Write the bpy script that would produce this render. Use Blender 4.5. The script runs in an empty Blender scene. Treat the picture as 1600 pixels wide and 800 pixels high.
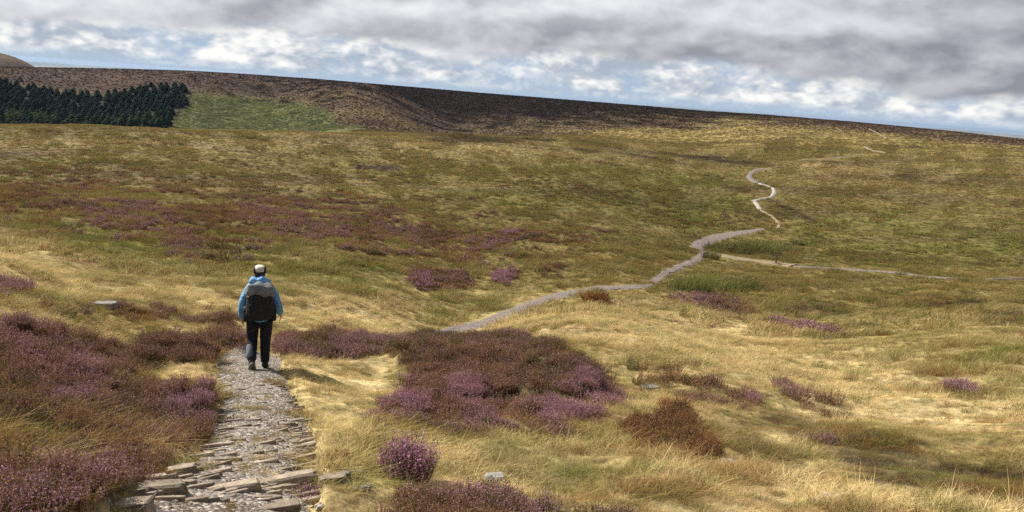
import bpy, bmesh, math, random
import numpy as np
from mathutils import Vector, Matrix

random.seed(7)
rng = np.random.default_rng(11)
SC = bpy.context.scene
COL = SC.collection

# ------------------------------------------------------------------ camera
FPX = 1155.0                       # focal length in photo pixels (1600 wide)
PITCH, ROLL = math.radians(12.4), math.radians(4.3)
cam_d = bpy.data.cameras.new('camera')
cam_d.sensor_width = 36.0
cam_d.lens = 36.0 * FPX / 1600.0
cam_d.clip_start, cam_d.clip_end = 0.1, 120000.0
cam = bpy.data.objects.new('camera', cam_d)
COL.objects.link(cam)
cam.matrix_world = Matrix.Rotation(math.pi / 2 - PITCH, 4, 'X') @ Matrix.Rotation(ROLL, 4, 'Z')
SC.camera = cam

# ------------------------------------------------------------------ sun and exposure
SUN_EL, SUN_AZ = math.radians(41), math.radians(-64)      # azimuth from the view direction, left is negative
SUNV = Vector((math.cos(SUN_EL) * math.sin(SUN_AZ), math.cos(SUN_EL) * math.cos(SUN_AZ), math.sin(SUN_EL)))
sun_d = bpy.data.lights.new('sun', 'SUN')
sun_d.energy, sun_d.angle, sun_d.color = 5.0, math.radians(0.53), (1.0, 0.95, 0.86)
sun = bpy.data.objects.new('sun', sun_d)
sun.rotation_euler = SUNV.to_track_quat('Z', 'Y').to_euler()
sun.location = SUNV * 50
COL.objects.link(sun)
SC.view_settings.view_transform = 'Standard'
SC.view_settings.look = 'None'
SC.view_settings.exposure, SC.view_settings.gamma = 0.85, 1.0
SC.render.engine = 'CYCLES'
SC.cycles.max_bounces = 5
SC.cycles.diffuse_bounces = 2
SC.cycles.use_adaptive_sampling = True
SC.cycles.adaptive_threshold = 0.018
SC.cycles.transmission_bounces = 4
SC.cycles.volume_bounces = 0
SC.cycles.use_denoising = False


# ------------------------------------------------------------------ node helper
class N:
    """Tiny wrapper that builds shader nodes as expressions."""
    def __init__(s, tree):
        s.t = tree

    def node(s, typ, **kw):
        n = s.t.nodes.new(typ)
        for k, v in kw.items():
            setattr(n, k, v)
        return n

    def put(s, sock, v):
        if hasattr(v, 'is_output'):
            s.t.links.new(v, sock)
        elif v is not None:
            if isinstance(v, (tuple, list)) and len(v) == 3 and sock.type == 'RGBA':
                v = (*v, 1)
            sock.default_value = v

    def math(s, op, a, b=None, c=None, clamp=False):
        n = s.node('ShaderNodeMath', operation=op, use_clamp=clamp)
        for i, v in enumerate((a, b, c)):
            if v is not None:
                s.put(n.inputs[i], v)
        return n.outputs[0]

    def vec(s, op, a, b=None):
        n = s.node('ShaderNodeVectorMath', operation=op)
        s.put(n.inputs[0], a)
        if b is not None:
            s.put(n.inputs[3] if op == 'SCALE' else n.inputs[1], b)
        return n.outputs['Value'] if op in ('DOT_PRODUCT', 'LENGTH') else n.outputs[0]

    def noise(s, v, scale, detail=4, rough=0.55, dist=0.0, out='Fac', lac=2.0):
        n = s.node('ShaderNodeTexNoise')
        s.put(n.inputs['Vector'], v)
        n.inputs['Scale'].default_value = scale
        n.inputs['Detail'].default_value = detail
        n.inputs['Roughness'].default_value = rough
        n.inputs['Lacunarity'].default_value = lac
        n.inputs['Distortion'].default_value = dist
        return n.outputs[out]

    def vor(s, v, scale, feature='F1', out='Distance', rand=1.0):
        n = s.node('ShaderNodeTexVoronoi', feature=feature)
        s.put(n.inputs['Vector'], v)
        n.inputs['Scale'].default_value = scale
        n.inputs['Randomness'].default_value = rand
        return n.outputs[out]

    def rng(s, v, a, b, c=0.0, d=1.0, smooth=True):
        n = s.node('ShaderNodeMapRange', interpolation_type='SMOOTHSTEP' if smooth else 'LINEAR')
        s.put(n.inputs[0], v)
        for i, q in enumerate((a, b, c, d)):
            s.put(n.inputs[i + 1], q)
        return n.outputs[0]

    def mix(s, f, a, b, blend='MIX'):
        n = s.node('ShaderNodeMix', data_type='RGBA', blend_type=blend)
        s.put(n.inputs[0], f)
        s.put(n.inputs[6], a)
        s.put(n.inputs[7], b)
        return n.outputs[2]

    def comb(s, x, y, z):
        n = s.node('ShaderNodeCombineXYZ')
        for i, v in enumerate((x, y, z)):
            s.put(n.inputs[i], v)
        return n.outputs[0]

    def sep(s, v):
        n = s.node('ShaderNodeSeparateXYZ')
        s.put(n.inputs[0], v)
        return n.outputs

    def attr(s, name, kind='GEOMETRY', out='Color'):
        n = s.node('ShaderNodeAttribute', attribute_name=name, attribute_type=kind)
        return n.outputs[out]


# ------------------------------------------------------------------ sky: clear Nishita sky behind procedural cloud layers
def make_world():
    w = bpy.data.worlds.new('World')
    SC.world = w
    w.use_nodes = True
    t = w.node_tree
    t.nodes.clear()
    n = N(t)
    sky = n.node('ShaderNodeTexSky', sky_type='NISHITA', sun_disc=False)
    sky.sun_elevation, sky.sun_rotation = SUN_EL, SUN_AZ
    sky.altitude, sky.air_density, sky.dust_density = 500, 1.0, 1.4
    clear = n.vec('SCALE', sky.outputs[0], 0.05)
    d = n.node('ShaderNodeTexCoord').outputs['Generated']
    x, y, z = n.sep(d)
    sunside = n.vec('DOT_PRODUCT', d, (SUNV.x, SUNV.y, 0.0))
    low = n.mix(n.rng(z, 0.0, 0.035), (0.245, 0.310, 0.385), (0.22, 0.295, 0.395))
    base = n.mix(n.rng(z, 0.02, 0.30), low, clear)
    # heaped cumulus along the horizon, in two depths; lit from the upper left
    def heaps(off, scale, squash, z0, z1, thr0, thr1, dark, bright, under, amount):
        p = n.vec('ADD', n.vec('MULTIPLY', d, (1.0, 1.0, squash)), off)
        def f(q):
            v = n.vec('ADD', p, q)
            a = n.noise(v, scale, 4, 0.5, 0.0)
            puff = n.math('ABSOLUTE', n.math('SUBTRACT', n.noise(v, scale * 2.2, 3, 0.5, 0.0), 0.5))      # rounded cauliflower lobes
            fine = n.math('ABSOLUTE', n.math('SUBTRACT', n.noise(v, scale * 5.5, 2, 0.5, 0.0), 0.5))
            return n.math('MULTIPLY_ADD', puff, 0.55, n.math('MULTIPLY_ADD', fine, 0.25, a))
        h1 = f((0, 0, 0))
        k = 0.13 / scale
        h2 = f((-k * 0.9, 0.0, k * 1.3))
        cov = n.math('MULTIPLY', n.rng(h1, thr0, thr1), n.rng(z, z0, z1))
        lit = n.rng(n.math('SUBTRACT', h1, h2), -0.10, 0.15)
        col = n.mix(lit, dark, bright)
        return n.mix(n.math('MULTIPLY', cov, amount), under, col)
    c1 = heaps((2.3, 0.7, 5.1), 15.0, 1.8, 0.0, 0.007, 0.43, 0.60, (0.25, 0.30, 0.365), (0.46, 0.475, 0.49), base, 0.6)
    c1 = heaps((7.3, 2.1, 0.6), 7.5, 1.9, 0.005, 0.016, 0.44, 0.61, (0.23, 0.265, 0.32), (0.60, 0.59, 0.565), c1, 0.92)
    # the broken grey deck overhead: soft billows flattened towards the horizon
    p2 = n.vec('ADD', n.vec('MULTIPLY', d, (1.0, 1.0, 2.1)), (1.3, 4.6, 2.2))
    def billow(off):
        v = n.vec('ADD', p2, off)
        return n.math('MULTIPLY_ADD', n.noise(v, 11.0, 7, 0.52, 0.2), 0.42, n.noise(v, 3.6, 4, 0.5, 0.2))
    b1 = billow((0, 0, 0))
    b2 = billow((-0.018, 0.0, 0.034))
    big = n.noise(p2, 1.7, 2, 0.5)
    edge = n.math('MULTIPLY_ADD', n.math('SUBTRACT', b1, 0.71), 0.10, z)
    dmask = n.rng(edge, 0.034, 0.056)
    hole = n.math('MAXIMUM', n.rng(n.noise(p2, 3.0, 6, 0.55), 0.36, 0.48), n.rng(z, 0.40, 0.18))
    dmask = n.math('MULTIPLY', dmask, hole)
    relief = n.rng(n.math('SUBTRACT', b1, b2), -0.10, 0.12, -0.5, 0.5, False)
    tone = n.math('MULTIPLY_ADD', relief, 0.58, n.rng(edge, 0.040, 0.120, 0.12, 0.50))
    tone = n.math('MULTIPLY_ADD', n.math('SUBTRACT', big, 0.5), 0.9, tone)
    tone = n.math('MULTIPLY_ADD', sunside, 1.05, tone)      # towards the sun the deck is brighter
    tone = n.math('ADD', tone, -0.17, clamp=True)
    deckcol = n.mix(tone, (0.165, 0.170, 0.192), (0.51, 0.515, 0.535))
    c2 = n.mix(dmask, c1, deckcol)
    bg = n.node('ShaderNodeBackground')
    n.put(bg.inputs[0], c2)
    bg.inputs[1].default_value = 1.0
    out = n.node('ShaderNodeOutputWorld')
    t.links.new(bg.outputs[0], out.inputs[0])
    w.cycles.sampling_method = 'MANUAL'
    w.cycles.sample_map_resolution = 512


make_world()

# ------------------------------------------------------------------ projection, noise, polygons (numpy)
FW = np.array([0, math.cos(PITCH), -math.sin(PITCH)])
U0 = np.array([0, math.sin(PITCH), math.cos(PITCH)])
R0 = np.array([1.0, 0, 0])
RT = R0 * math.cos(ROLL) + U0 * math.sin(ROLL)
UP = -R0 * math.sin(ROLL) + U0 * math.cos(ROLL)


def ray(px, py):
    d = RT * (px - 800) / FPX + UP * (400 - py) / FPX + FW
    return d / np.linalg.norm(d)


def azel(px, py):
    d = ray(px, py)
    return math.degrees(math.atan2(d[0], d[1])), math.atan2(d[2], math.hypot(d[0], d[1]))


def project(x, y, z):
    p = np.stack([x, y, z], -1)
    zc = p @ FW
    ok = zc > 0.4
    zs = np.where(ok, zc, 1.0)
    px = np.where(ok, 800 + FPX * (p @ RT) / zs, -9999)
    py = np.where(ok, 400 - FPX * (p @ UP) / zs, 9999)
    return px, py


def _hash(ix, iy, seed):
    h = (ix.astype(np.int64) * 374761393 + iy.astype(np.int64) * 668265263 + seed * 974634541) & 0xFFFFFFFF
    h = ((h ^ (h >> 13)) * 1274126177) & 0xFFFFFFFF
    h = h ^ (h >> 16)
    return (h & 0xFFFF) / 65535.0


def vnoise(x, y, seed=0):
    ix, iy = np.floor(x), np.floor(y)
    fx, fy = x - ix, y - iy
    ux, uy = fx * fx * fx * (fx * (fx * 6 - 15) + 10), fy * fy * fy * (fy * (fy * 6 - 15) + 10)
    a, b = _hash(ix, iy, seed), _hash(ix + 1, iy, seed)
    c, d = _hash(ix, iy + 1, seed), _hash(ix + 1, iy + 1, seed)
    return (a + (b - a) * ux) * (1 - uy) + (c + (d - c) * ux) * uy


def fbm(x, y, seed=0, octs=4, gain=0.5):
    s, a, tot = 0.0, 1.0, 0.0
    for o in range(octs):
        ca, sa = math.cos(o * 0.7 + 0.3), math.sin(o * 0.7 + 0.3)
        s = s + a * vnoise((ca * x - sa * y) * 2 ** o + 17.3 * o, (sa * x + ca * y) * 2 ** o - 9.1 * o, seed + o * 13)
        tot += a
        a *= gain
    return s / tot


def sstep(a, b, v):
    t = np.clip((v - a) / (b - a), 0, 1)
    return t * t * (3 - 2 * t)


def sdpoly(px, py, poly):
    """signed distance to polygon, positive inside"""
    P = np.array(poly, float)
    Q = np.roll(P, -1, 0)
    d2 = np.full(px.shape, 1e18)
    ins = np.zeros(px.shape, bool)
    for (ax, ay), (bx, by) in zip(P, Q):
        ex, ey = bx - ax, by - ay
        wx, wy = px - ax, py - ay
        t = np.clip((wx * ex + wy * ey) / (ex * ex + ey * ey + 1e-9), 0, 1)
        d2 = np.minimum(d2, (wx - t * ex) ** 2 + (wy - t * ey) ** 2)
        if ay != by:
            ins ^= ((ay > py) != (by > py)) & (px < (bx - ax) * (py - ay) / (by - ay) + ax)
    return np.where(ins, 1, -1) * np.sqrt(d2)


# ------------------------------------------------------------------ terrain: heights read from the photograph's ground points
CP = []
for px, py, r in [
    (400, 800, 4.5), (0, 800, 4.0), (800, 800, 5.0), (1200, 800, 6.2), (1600, 800, 7.5), (405, 574, 12.2), (0, 600, 8.5),
    (200, 640, 8.6), (0, 450, 17), (165, 482, 18), (300, 516, 17), (700, 660, 9.5), (700, 559, 16.5), (800, 556, 16.5), (690, 518, 33), (600, 555, 16.5), (450, 536, 17),
    (1000, 600, 13), (1110, 690, 9), (1350, 690, 10.5), (1600, 690, 12), (1600, 600, 18), (1600, 500, 42), (850, 468, 46),
    (1020, 435, 62), (1212, 412, 90), (1150, 375, 115), (1200, 325, 165), (1210, 295, 210), (1180, 270, 270), (1270, 250, 340),
    (1370, 235, 430), (1385, 212, 560), (1350, 193, 800), (1600, 437, 95), (1600, 300, 250), (1600, 218, 800), (1600, 250, 400),
    (0, 400, 36), (0, 350, 60), (0, 300, 100), (0, 250, 165), (0, 195, 275), (200, 430, 34), (400, 450, 30), (400, 400, 48), (400, 300, 115),
    (400, 250, 180), (400, 206, 310), (200, 198, 285), (600, 450, 42), (600, 380, 70), (700, 300, 130), (700, 212, 420), (550, 208, 350), (900, 212, 470), (900, 300, 140), (900, 260, 210),
    (900, 380, 80), (0, 105, 950), (250, 113, 950), (500, 125, 950), (375, 119, 950), (650, 137, 950), (800, 149, 950), (950, 161, 930), (1100, 174, 900), (1230, 184, 850), (1480, 205, 800), (900, 540, 19.5), (900, 520, 23), (1300, 550, 28), (1300, 470, 60),
    (1000, 500, 33), (150, 158, 710), (400, 156, 730), (700, 185, 700), (900, 190, 640), (1100, 205, 600), (1100, 230, 420),
]:
    a, e = azel(px, py)
    CP.append((a, r, r * math.tan(e)))
for a, r, h in [(-36, 1.2, -1.72), (0, 1.2, -1.76), (36, 1.2, -1.8), (-36, 2.4, -1.92), (0, 2.4, -2.2), (36, 2.4, -2.2),
                (-37, 400, -38), (-21, 440, -42), (-7, 520, -34), (3, 540, -27), (8, 540, -24), (-37, 480, -47), (-21, 520, -45), (-37, 560, -45), (-21, 570, -43),
                (-50, 20, -4.6), (-50, 100, -14), (-50, 300, -20), (-50, 950, -13), (-50, 480, -45), (52, 9, -3.4), (52, 20, -5.2), (52, 60, -11), (52, 250, -16), (52, 800, -9)]:
    CP.append((a, r, h))
for a in (-50, -42, -34, -26, -18, -10, -2, 6, 14, 22, 30, 40, 50):
    CP += [(a, 1150, -42), (a, 1500, -90), (a, 2500, -190)] + ([(a, 4500, -240), (a, 12000, -240), (a, 45000, -240)] if a in (-50, -26, -2, 22, 50) else [])
CP = np.array(CP)


def _feat(az, r):
    aa = np.abs(az)
    azm = np.where(aa > 50, 50 * (180 - aa) / 130, aa) * np.sign(az)
    return azm / 12.0, np.log(np.maximum(r, 0.8)) * 1.25


_fx, _fy = _feat(CP[:, 0], CP[:, 1])


def _kern(dx, dy):
    return np.sqrt(dx * dx + dy * dy + 0.25)


_A = _kern(_fx[:, None] - _fx, _fy[:, None] - _fy)
# heights are interpolated as the depression angle, which varies gently with distance
_rhs = np.arctan2(CP[:, 2], CP[:, 1])
_P = np.stack([np.ones_like(_fx), _fx, _fy], 1)
_S = np.block([[_A, _P], [_P.T, np.zeros((3, 3))]])
_W = np.linalg.solve(_S, np.concatenate([_rhs, np.zeros(3)]))


_RP = [azel(px, py) for px, py in [(-700, 75), (0, 104.5), (100, 106), (200, 108), (300, 111.5), (400, 117), (500, 124.5), (600, 133), (700, 141), (800, 149.5), (900, 157.5), (1000, 165.5), (1100, 174), (1200, 180), (1350, 192.5), (1480, 205), (1600, 218.5), (2300, 290)]]
_RA, _RE = [a for a, b in _RP], [b for a, b in _RP]


def base_h(x, y):
    r = np.hypot(x, y)
    az = np.degrees(np.arctan2(x, y))
    fx, fy = _feat(az, r)
    out = np.full(x.shape, _W[-3]) + _W[-2] * fx + _W[-1] * fy
    for i in range(len(CP)):
        out += _W[i] * _kern(fx - _fx[i], fy - _fy[i])
    h = np.tan(out) * np.maximum(r, 0.8)
    # the skyline of the far ridge
    e = np.tan(np.interp(az, _RA, _RE))
    m = (r > 430) & (r < 4200)
    cut = np.where(r < 950, r * e, np.minimum(950 * e - .10 * (r - 950), r * e - .02 * (r - 950)))
    h = np.where(m, np.minimum(h, cut), h)
    h = h + (r * e - h) * sstep(740, 945, r) * (r <= 950)
    h = np.where((r > 950) & (r < 1400), h + (cut - h) * (1 - sstep(1000, 1400, r)), h)
    # a rounded hill beyond the ridge, and the far lowland hills
    k = math.radians(-35.0)
    dx, dy = x - 1650 * math.sin(k), y - 1650 * math.cos(k)
    ca, sa = math.cos(k), math.sin(k)
    lx, ly = dx * ca - dy * sa, dx * sa + dy * ca
    q2 = (lx / np.where(lx > 0, 138, 300)) ** 2 + (ly / 260) ** 2
    h = h + 106 * np.maximum(1 - q2, 0)
    far = sstep(5000, 14000, r)
    h = h + far * (fbm(x / 5200, y / 5200, 5, 4) - 0.25) * 330 * sstep(8000, 30000, r)
    h = h + far * (fbm(x / 1500, y / 1500, 6, 3) - 0.5) * 60
    return h


# ------------------------------------------------------------------ ground cover, outlined on the photograph and carried to the ground
HEATH = [   # polygon, edge roughness px, strength, bloom
    ([(-200, 485), (40, 498), (130, 500), (200, 512), (290, 505), (388, 508), (386, 548), (340, 555), (290, 572), (240, 560), (190, 575), (250, 592), (335, 598), (340, 640), (318, 690), (275, 712), (235, 745), (190, 800), (150, 960), (-300, 960), (-300, 690), (-60, 680), (50, 692), (105, 684), (80, 655), (30, 640), (-200, 628)], 9, 1.0, 0.68),
    ([(432, 512), (520, 508), (605, 524), (645, 540), (560, 549), (440, 542)], 6, 1.0, 0.5),
    ([(600, 529), (700, 531), (800, 529), (860, 545), (905, 572), (960, 590), (985, 612), (950, 628), (940, 650), (860, 656), (780, 648), (700, 662), (600, 662), (560, 645), (582, 625), (650, 602), (625, 565)], 9, 1.0, 0.72),
    ([(962, 640), (1060, 630), (1108, 662), (1122, 690), (1085, 700), (1000, 676)], 5, 0.94, 0.02),
    ([(575, 960), (578, 790), (600, 770), (700, 757), (800, 768), (880, 778), (872, 960)], 7, 1.0, 0.5),
    ([(915, 960), (925, 788), (1000, 792), (1030, 960)], 6, 0.9, 0.7),
    ([(1040, 596), (1120, 598), (1185, 613), (1170, 630), (1060, 616)], 6, 0.6, 0.6),
    ([(1220, 596), (1290, 606), (1340, 630), (1320, 640), (1240, 616)], 6, 0.5, 0.5),
    ([(1275, 672), (1310, 674), (1318, 688), (1280, 684)], 3, 0.9, 0.9),
    ([(1480, 574), (1520, 576), (1530, 592), (1490, 588)], 3, 0.9, 0.8),
    ([(1085, 462), (1150, 472), (1190, 488), (1160, 492), (1095, 478)], 4, 0.85, 0.7),
    ([(1198, 492), (1270, 498), (1325, 516), (1300, 524), (1215, 508)], 4, 0.8, 0.6),
    ([(1060, 455), (1100, 458), (1090, 472), (1055, 468)], 4, 0.6, 0.5),
    ([(635, 422), (680, 415), (735, 424), (730, 446), (680, 450), (632, 442)], 5, 0.9, 0.75),
    ([(765, 416), (800, 412), (816, 424), (800, 440), (770, 436)], 4, 0.9, 0.7),
    ([(775, 354), (825, 356), (850, 366), (790, 366)], 3, 0.9, 0.8),
    ([(840, 412), (890, 416), (895, 430), (845, 432)], 4, 0.5, 0.3),
    ([(-60, 300), (250, 306), (420, 322), (560, 336), (860, 352), (940, 372), (840, 392), (700, 400), (600, 396), (470, 372), (400, 385), (270, 392), (180, 362), (90, 340), (-60, 328)], 20, 0.60, 0.36),
    ([(-60, 278), (300, 290), (600, 320), (850, 345), (600, 345), (250, 312), (-60, 304)], 14, 0.5, 0.25),
    ([(-60, 420), (45, 428), (40, 440), (-60, 438)], 5, 0.9, 0.6),
    ([(70, 450), (130, 456), (200, 462), (300, 472), (380, 480), (375, 492), (300, 486), (190, 478), (60, 470)], 8, 0.5, 0.4),
    ([(920, 460), (950, 462), (952, 474), (918, 472)], 3, 0.9, 0.15),
    ([(990, 572), (1040, 574), (1090, 590), (1000, 588)], 6, 0.5, 0.1),
    ([(1480, 740), (1520, 744), (1500, 752)], 4, 0.6, 0.7),
    ([(1390, 785), (1450, 790), (1440, 960), (1385, 960)], 4, 0.6, 0.5),
]
GREEN = [
    ([(90, 352), (300, 368), (560, 405), (640, 440), (560, 455), (420, 448), (260, 425), (120, 395)], 18, 0.9),
    ([(840, 250), (1150, 270), (1180, 330), (1080, 380), (900, 340), (700, 310)], 30, 0.45),
    ([(1230, 330), (1640, 360), (1640, 430), (1400, 420), (1240, 395)], 25, 0.55),
    ([(640, 490), (720, 470), (800, 460), (780, 490), (690, 510)], 8, 0.45),
    ([(700, 620), (900, 690), (1000, 720), (1060, 760), (900, 770), (760, 720)], 25, 0.4),
    ([(1200, 480), (1640, 520), (1640, 640), (1450, 580), (1250, 530)], 25, 0.4),
]
STRAWP = [
    ([(-80, 368), (30, 382), (90, 420), (180, 446), (380, 452), (620, 480), (640, 530), (460, 505), (250, 475), (60, 445), (-80, 415)], 12, 0.9),
    ([(200, 556), (290, 575), (345, 555), (345, 602), (250, 596), (190, 580)], 5, 1.0),
    ([(425, 548), (620, 556), (590, 640), (560, 700), (500, 740), (480, 640)], 10, 0.9),
    ([(680, 520), (860, 480), (1040, 480), (1640, 690), (1640, 730), (1280, 650), (1020, 590), (900, 550)], 22, 0.75),
    ([(1020, 590), (1190, 640), (1280, 740), (1100, 745), (1120, 660)], 10, 0.6),
    ([(-60, 212), (500, 212), (900, 232), (1500, 255), (1640, 300), (1250, 262), (800, 240), (-60, 226)], 16, 0.45),
    ([(860, 330), (1040, 356), (1060, 372), (900, 352)], 12, 0.5),
]
BROWNP = [
    ([(1190, 652), (1300, 662), (1400, 690), (1500, 718), (1640, 748), (1640, 800), (1500, 785), (1400, 762), (1330, 732), (1250, 700)], 12, .9), ([(1130, 690), (1230, 700), (1290, 745), (1180, 740)], 12, .5), ([(720, 690), (800, 700), (900, 730), (880, 760), (780, 740)], 14, .45),
    ([(640, 205), (780, 212), (860, 220), (700, 222)], 9, 0.8), ([(560, 258), (640, 262), (610, 268), (555, 264)], 4, 0.9),
    ([(900, 232), (1080, 240), (1200, 262), (1050, 252)], 8, 0.75), ([(820, 290), (940, 295), (980, 316), (860, 310)], 12, 0.6),
    ([(1120, 288), (1175, 290), (1172, 305), (1130, 300)], 4, 1.0), ([(1195, 312), (1250, 325), (1275, 345), (1240, 340)], 5, 1.0),
    ([(1230, 360), (1270, 385), (1240, 390)], 6, 0.7), ([(1330, 250), (1640, 285), (1640, 300), (1400, 272)], 8, 0.55),
    ([(1450, 470), (1640, 500), (1640, 530), (1520, 495)], 9, 0.7), ([(-60, 235), (300, 240), (500, 262), (200, 262), (-60, 252)], 20, 0.35),
    ([(1215, 470), (1300, 478), (1330, 492), (1240, 488)], 8, 0.6), ([(1000, 290), (1130, 300), (1100, 345), (960, 330)], 25, 0.3),
]
BRACKEN = [(258, 215), (268, 192), (300, 150), (400, 154), (482, 164), (505, 176), (512, 192), (560, 206), (500, 215)]
NEARPATH_L = [(338, 552), (332, 580), (338, 612), (335, 650), (312, 695), (250, 738), (205, 770), (165, 800), (60, 900)]
NEARPATH_R = [(440, 556), (448, 580), (462, 612), (478, 645), (494, 690), (500, 730), (500, 770), (505, 800), (520, 900)]
GRAVEL_PATHS = [   # upper edge, lower edge (pixels)
    ([(612, 533), (640, 527), (690, 514), (755, 498), (815, 474), (865, 457), (930, 447), (1020, 444)],
     [(608, 540), (632, 535), (690, 525), (760, 512), (822, 488), (880, 468), (940, 455), (1022, 451)]),
    ([(1012, 440), (1034, 423), (1060, 412), (1084, 402), (1092, 392)], [(1030, 446), (1050, 429), (1074, 417), (1102, 406), (1108, 394)]),
    ([(1076, 386), (1082, 376), (1112, 366), (1150, 361), (1192, 356)], [(1100, 393), (1106, 386), (1124, 377), (1156, 368), (1196, 360)]),
]
PATHPOLY = [NEARPATH_L + NEARPATH_R[::-1]] + [a + b[::-1] for a, b in GRAVEL_PATHS]
TRAILS = [  # centre line in pixels, width in metres, kind
    ([(1188, 329), (1183, 320), (1177, 314), (1190, 311), (1204, 309), (1210, 302), (1209, 295), (1196, 290), (1186, 287)], 1.3, 'flag'),
    ([(1186, 287), (1176, 283), (1170, 276), (1175, 269), (1184, 265), (1200, 264)], 2.6, 'gravel'),
    ([(1188, 329), (1206, 338), (1218, 350), (1216, 358)], 0.9, 'straw'),
    ([(1110, 396), (1150, 404), (1212, 412), (1240, 416)], 2.2, 'straw'),
    ([(1240, 417), (1300, 420), (1400, 427), (1450, 434), (1530, 438), (1640, 434)], .6, 'flag2'),
    ([(1250, 250), (1300, 248), (1345, 242)], 2.0, 'straw'), ([(1352, 230), (1364, 236), (1384, 239)], 2.2, 'straw'), ([(1358, 202), (1372, 209), (1386, 217)], 2.2, 'straw'),
]


def cover(x, y, z, r):
    """weights of the ground cover at ground points"""
    px, py = project(x, y, z)
    hx, hy = project(x, y, z + 0.20)          # outlines were read off the plants' tops
    lx, ly = np.arctan2(x, y) * 12, np.log(np.maximum(r, .5)) * 12      # patch sizes grow with distance
    n1 = fbm(lx * 1.3, ly * 1.3, 21, 4, 0.6) - 0.5
    n2 = fbm(lx * 0.5, ly * 0.5, 22, 4, 0.6) - 0.5
    wob = n1 * 3.2
    infr = (px > -400) & (px < 2000) & (py < 1100)
    h = np.zeros(x.shape)
    bl = np.full(x.shape, 0.2)
    lw = np.zeros(x.shape)
    for poly, ro, st, bloom in HEATH:
        xs = [p[0] for p in poly]; ys = [p[1] for p in poly]
        m = infr & (px > min(xs) - 60) & (px < max(xs) + 60) & (py > min(ys) - 60) & (py < max(ys) + 60)
        if not m.any():
            continue
        sd = sdpoly(hx[m], hy[m], poly) / (ro * 1.5) + wob[m] * 1.15
        w = sstep(-0.6, 0.9, sd)
        if st < 0.8:
            w = w * sstep(0.72 - 0.55 * st, 0.82 - 0.35 * st, fbm(lx[m] * 2.6, ly[m] * 2.2, 31, 4, .65) * (0.66 + 0.7 * st))
        w = w * min(1, st + 0.1)
        if st > .85:       # straw grass breaks through the bank
            w = w * (1 - .75 * sstep(.63, .72, fbm(x[m] / .55, y[m] / .45, 33, 3, .6) + .10 * (1 - sstep(0, 3.0, sd))))
        hm, bm = h[m], bl[m]
        bm = np.where(w > hm, bloom, bm)
        h[m] = np.maximum(hm, w)
        bl[m] = bm
        lw[m] = np.maximum(lw[m], w * (1.0 if st > .95 else .25))
    def layer(L):
        o = np.zeros(x.shape)
        for poly, ro, st in L:
            o = np.maximum(o, np.where(infr, sstep(-1.0, 1.0, sdpoly(px, py, poly) / ro + wob), 0) * st)
        return o
    g, st_, br = layer(GREEN), layer(STRAWP), layer(BROWNP)
    bk = np.where(infr & (r > 450) & (r < 1100), sstep(-1, 1, sdpoly(px, py, BRACKEN) / 12 + wob), 0)
    pa = np.zeros(x.shape)
    for i, poly in enumerate(PATHPOLY):
        ro = 8 if i == 0 else 2.0
        pa = np.maximum(pa, np.where(infr, sstep(-1.0, 1.0, sdpoly(px, py, poly) / ro + wob * 0.5), 0))
    ylim = np.interp(px, [-900, 800, 950, 1150, 1700], [300, 216, 203, 192, 238])
    hill = np.clip(sstep(440, 500, r) * sstep(-6, 6, ylim - py + n2 * 30) + sstep(900, 1000, r), 0, 1)
    h = h * (1 - pa)
    lw = lw * (1 - pa)
    return dict(px=px, py=py, h=h, lw=lw, bloom=bl, g=g, s=st_, b=br, bk=bk, p=pa, hill=hill, n1=n1, n2=n2)


STRAW, OLIVE, GRN, BRN = np.array([.74, .575, .29]), np.array([.265, .21, .072]), np.array([.120, .135, .030]), np.array([.065, .045, .030])
HBROWN, DEEP, PLAIN = np.array([.060, .039, .027]), np.array([.040, .028, .024]), np.array([.222, .170, .064])


def lerp(a, b, t):
    return a + (b - a) * t[..., None]


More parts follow.
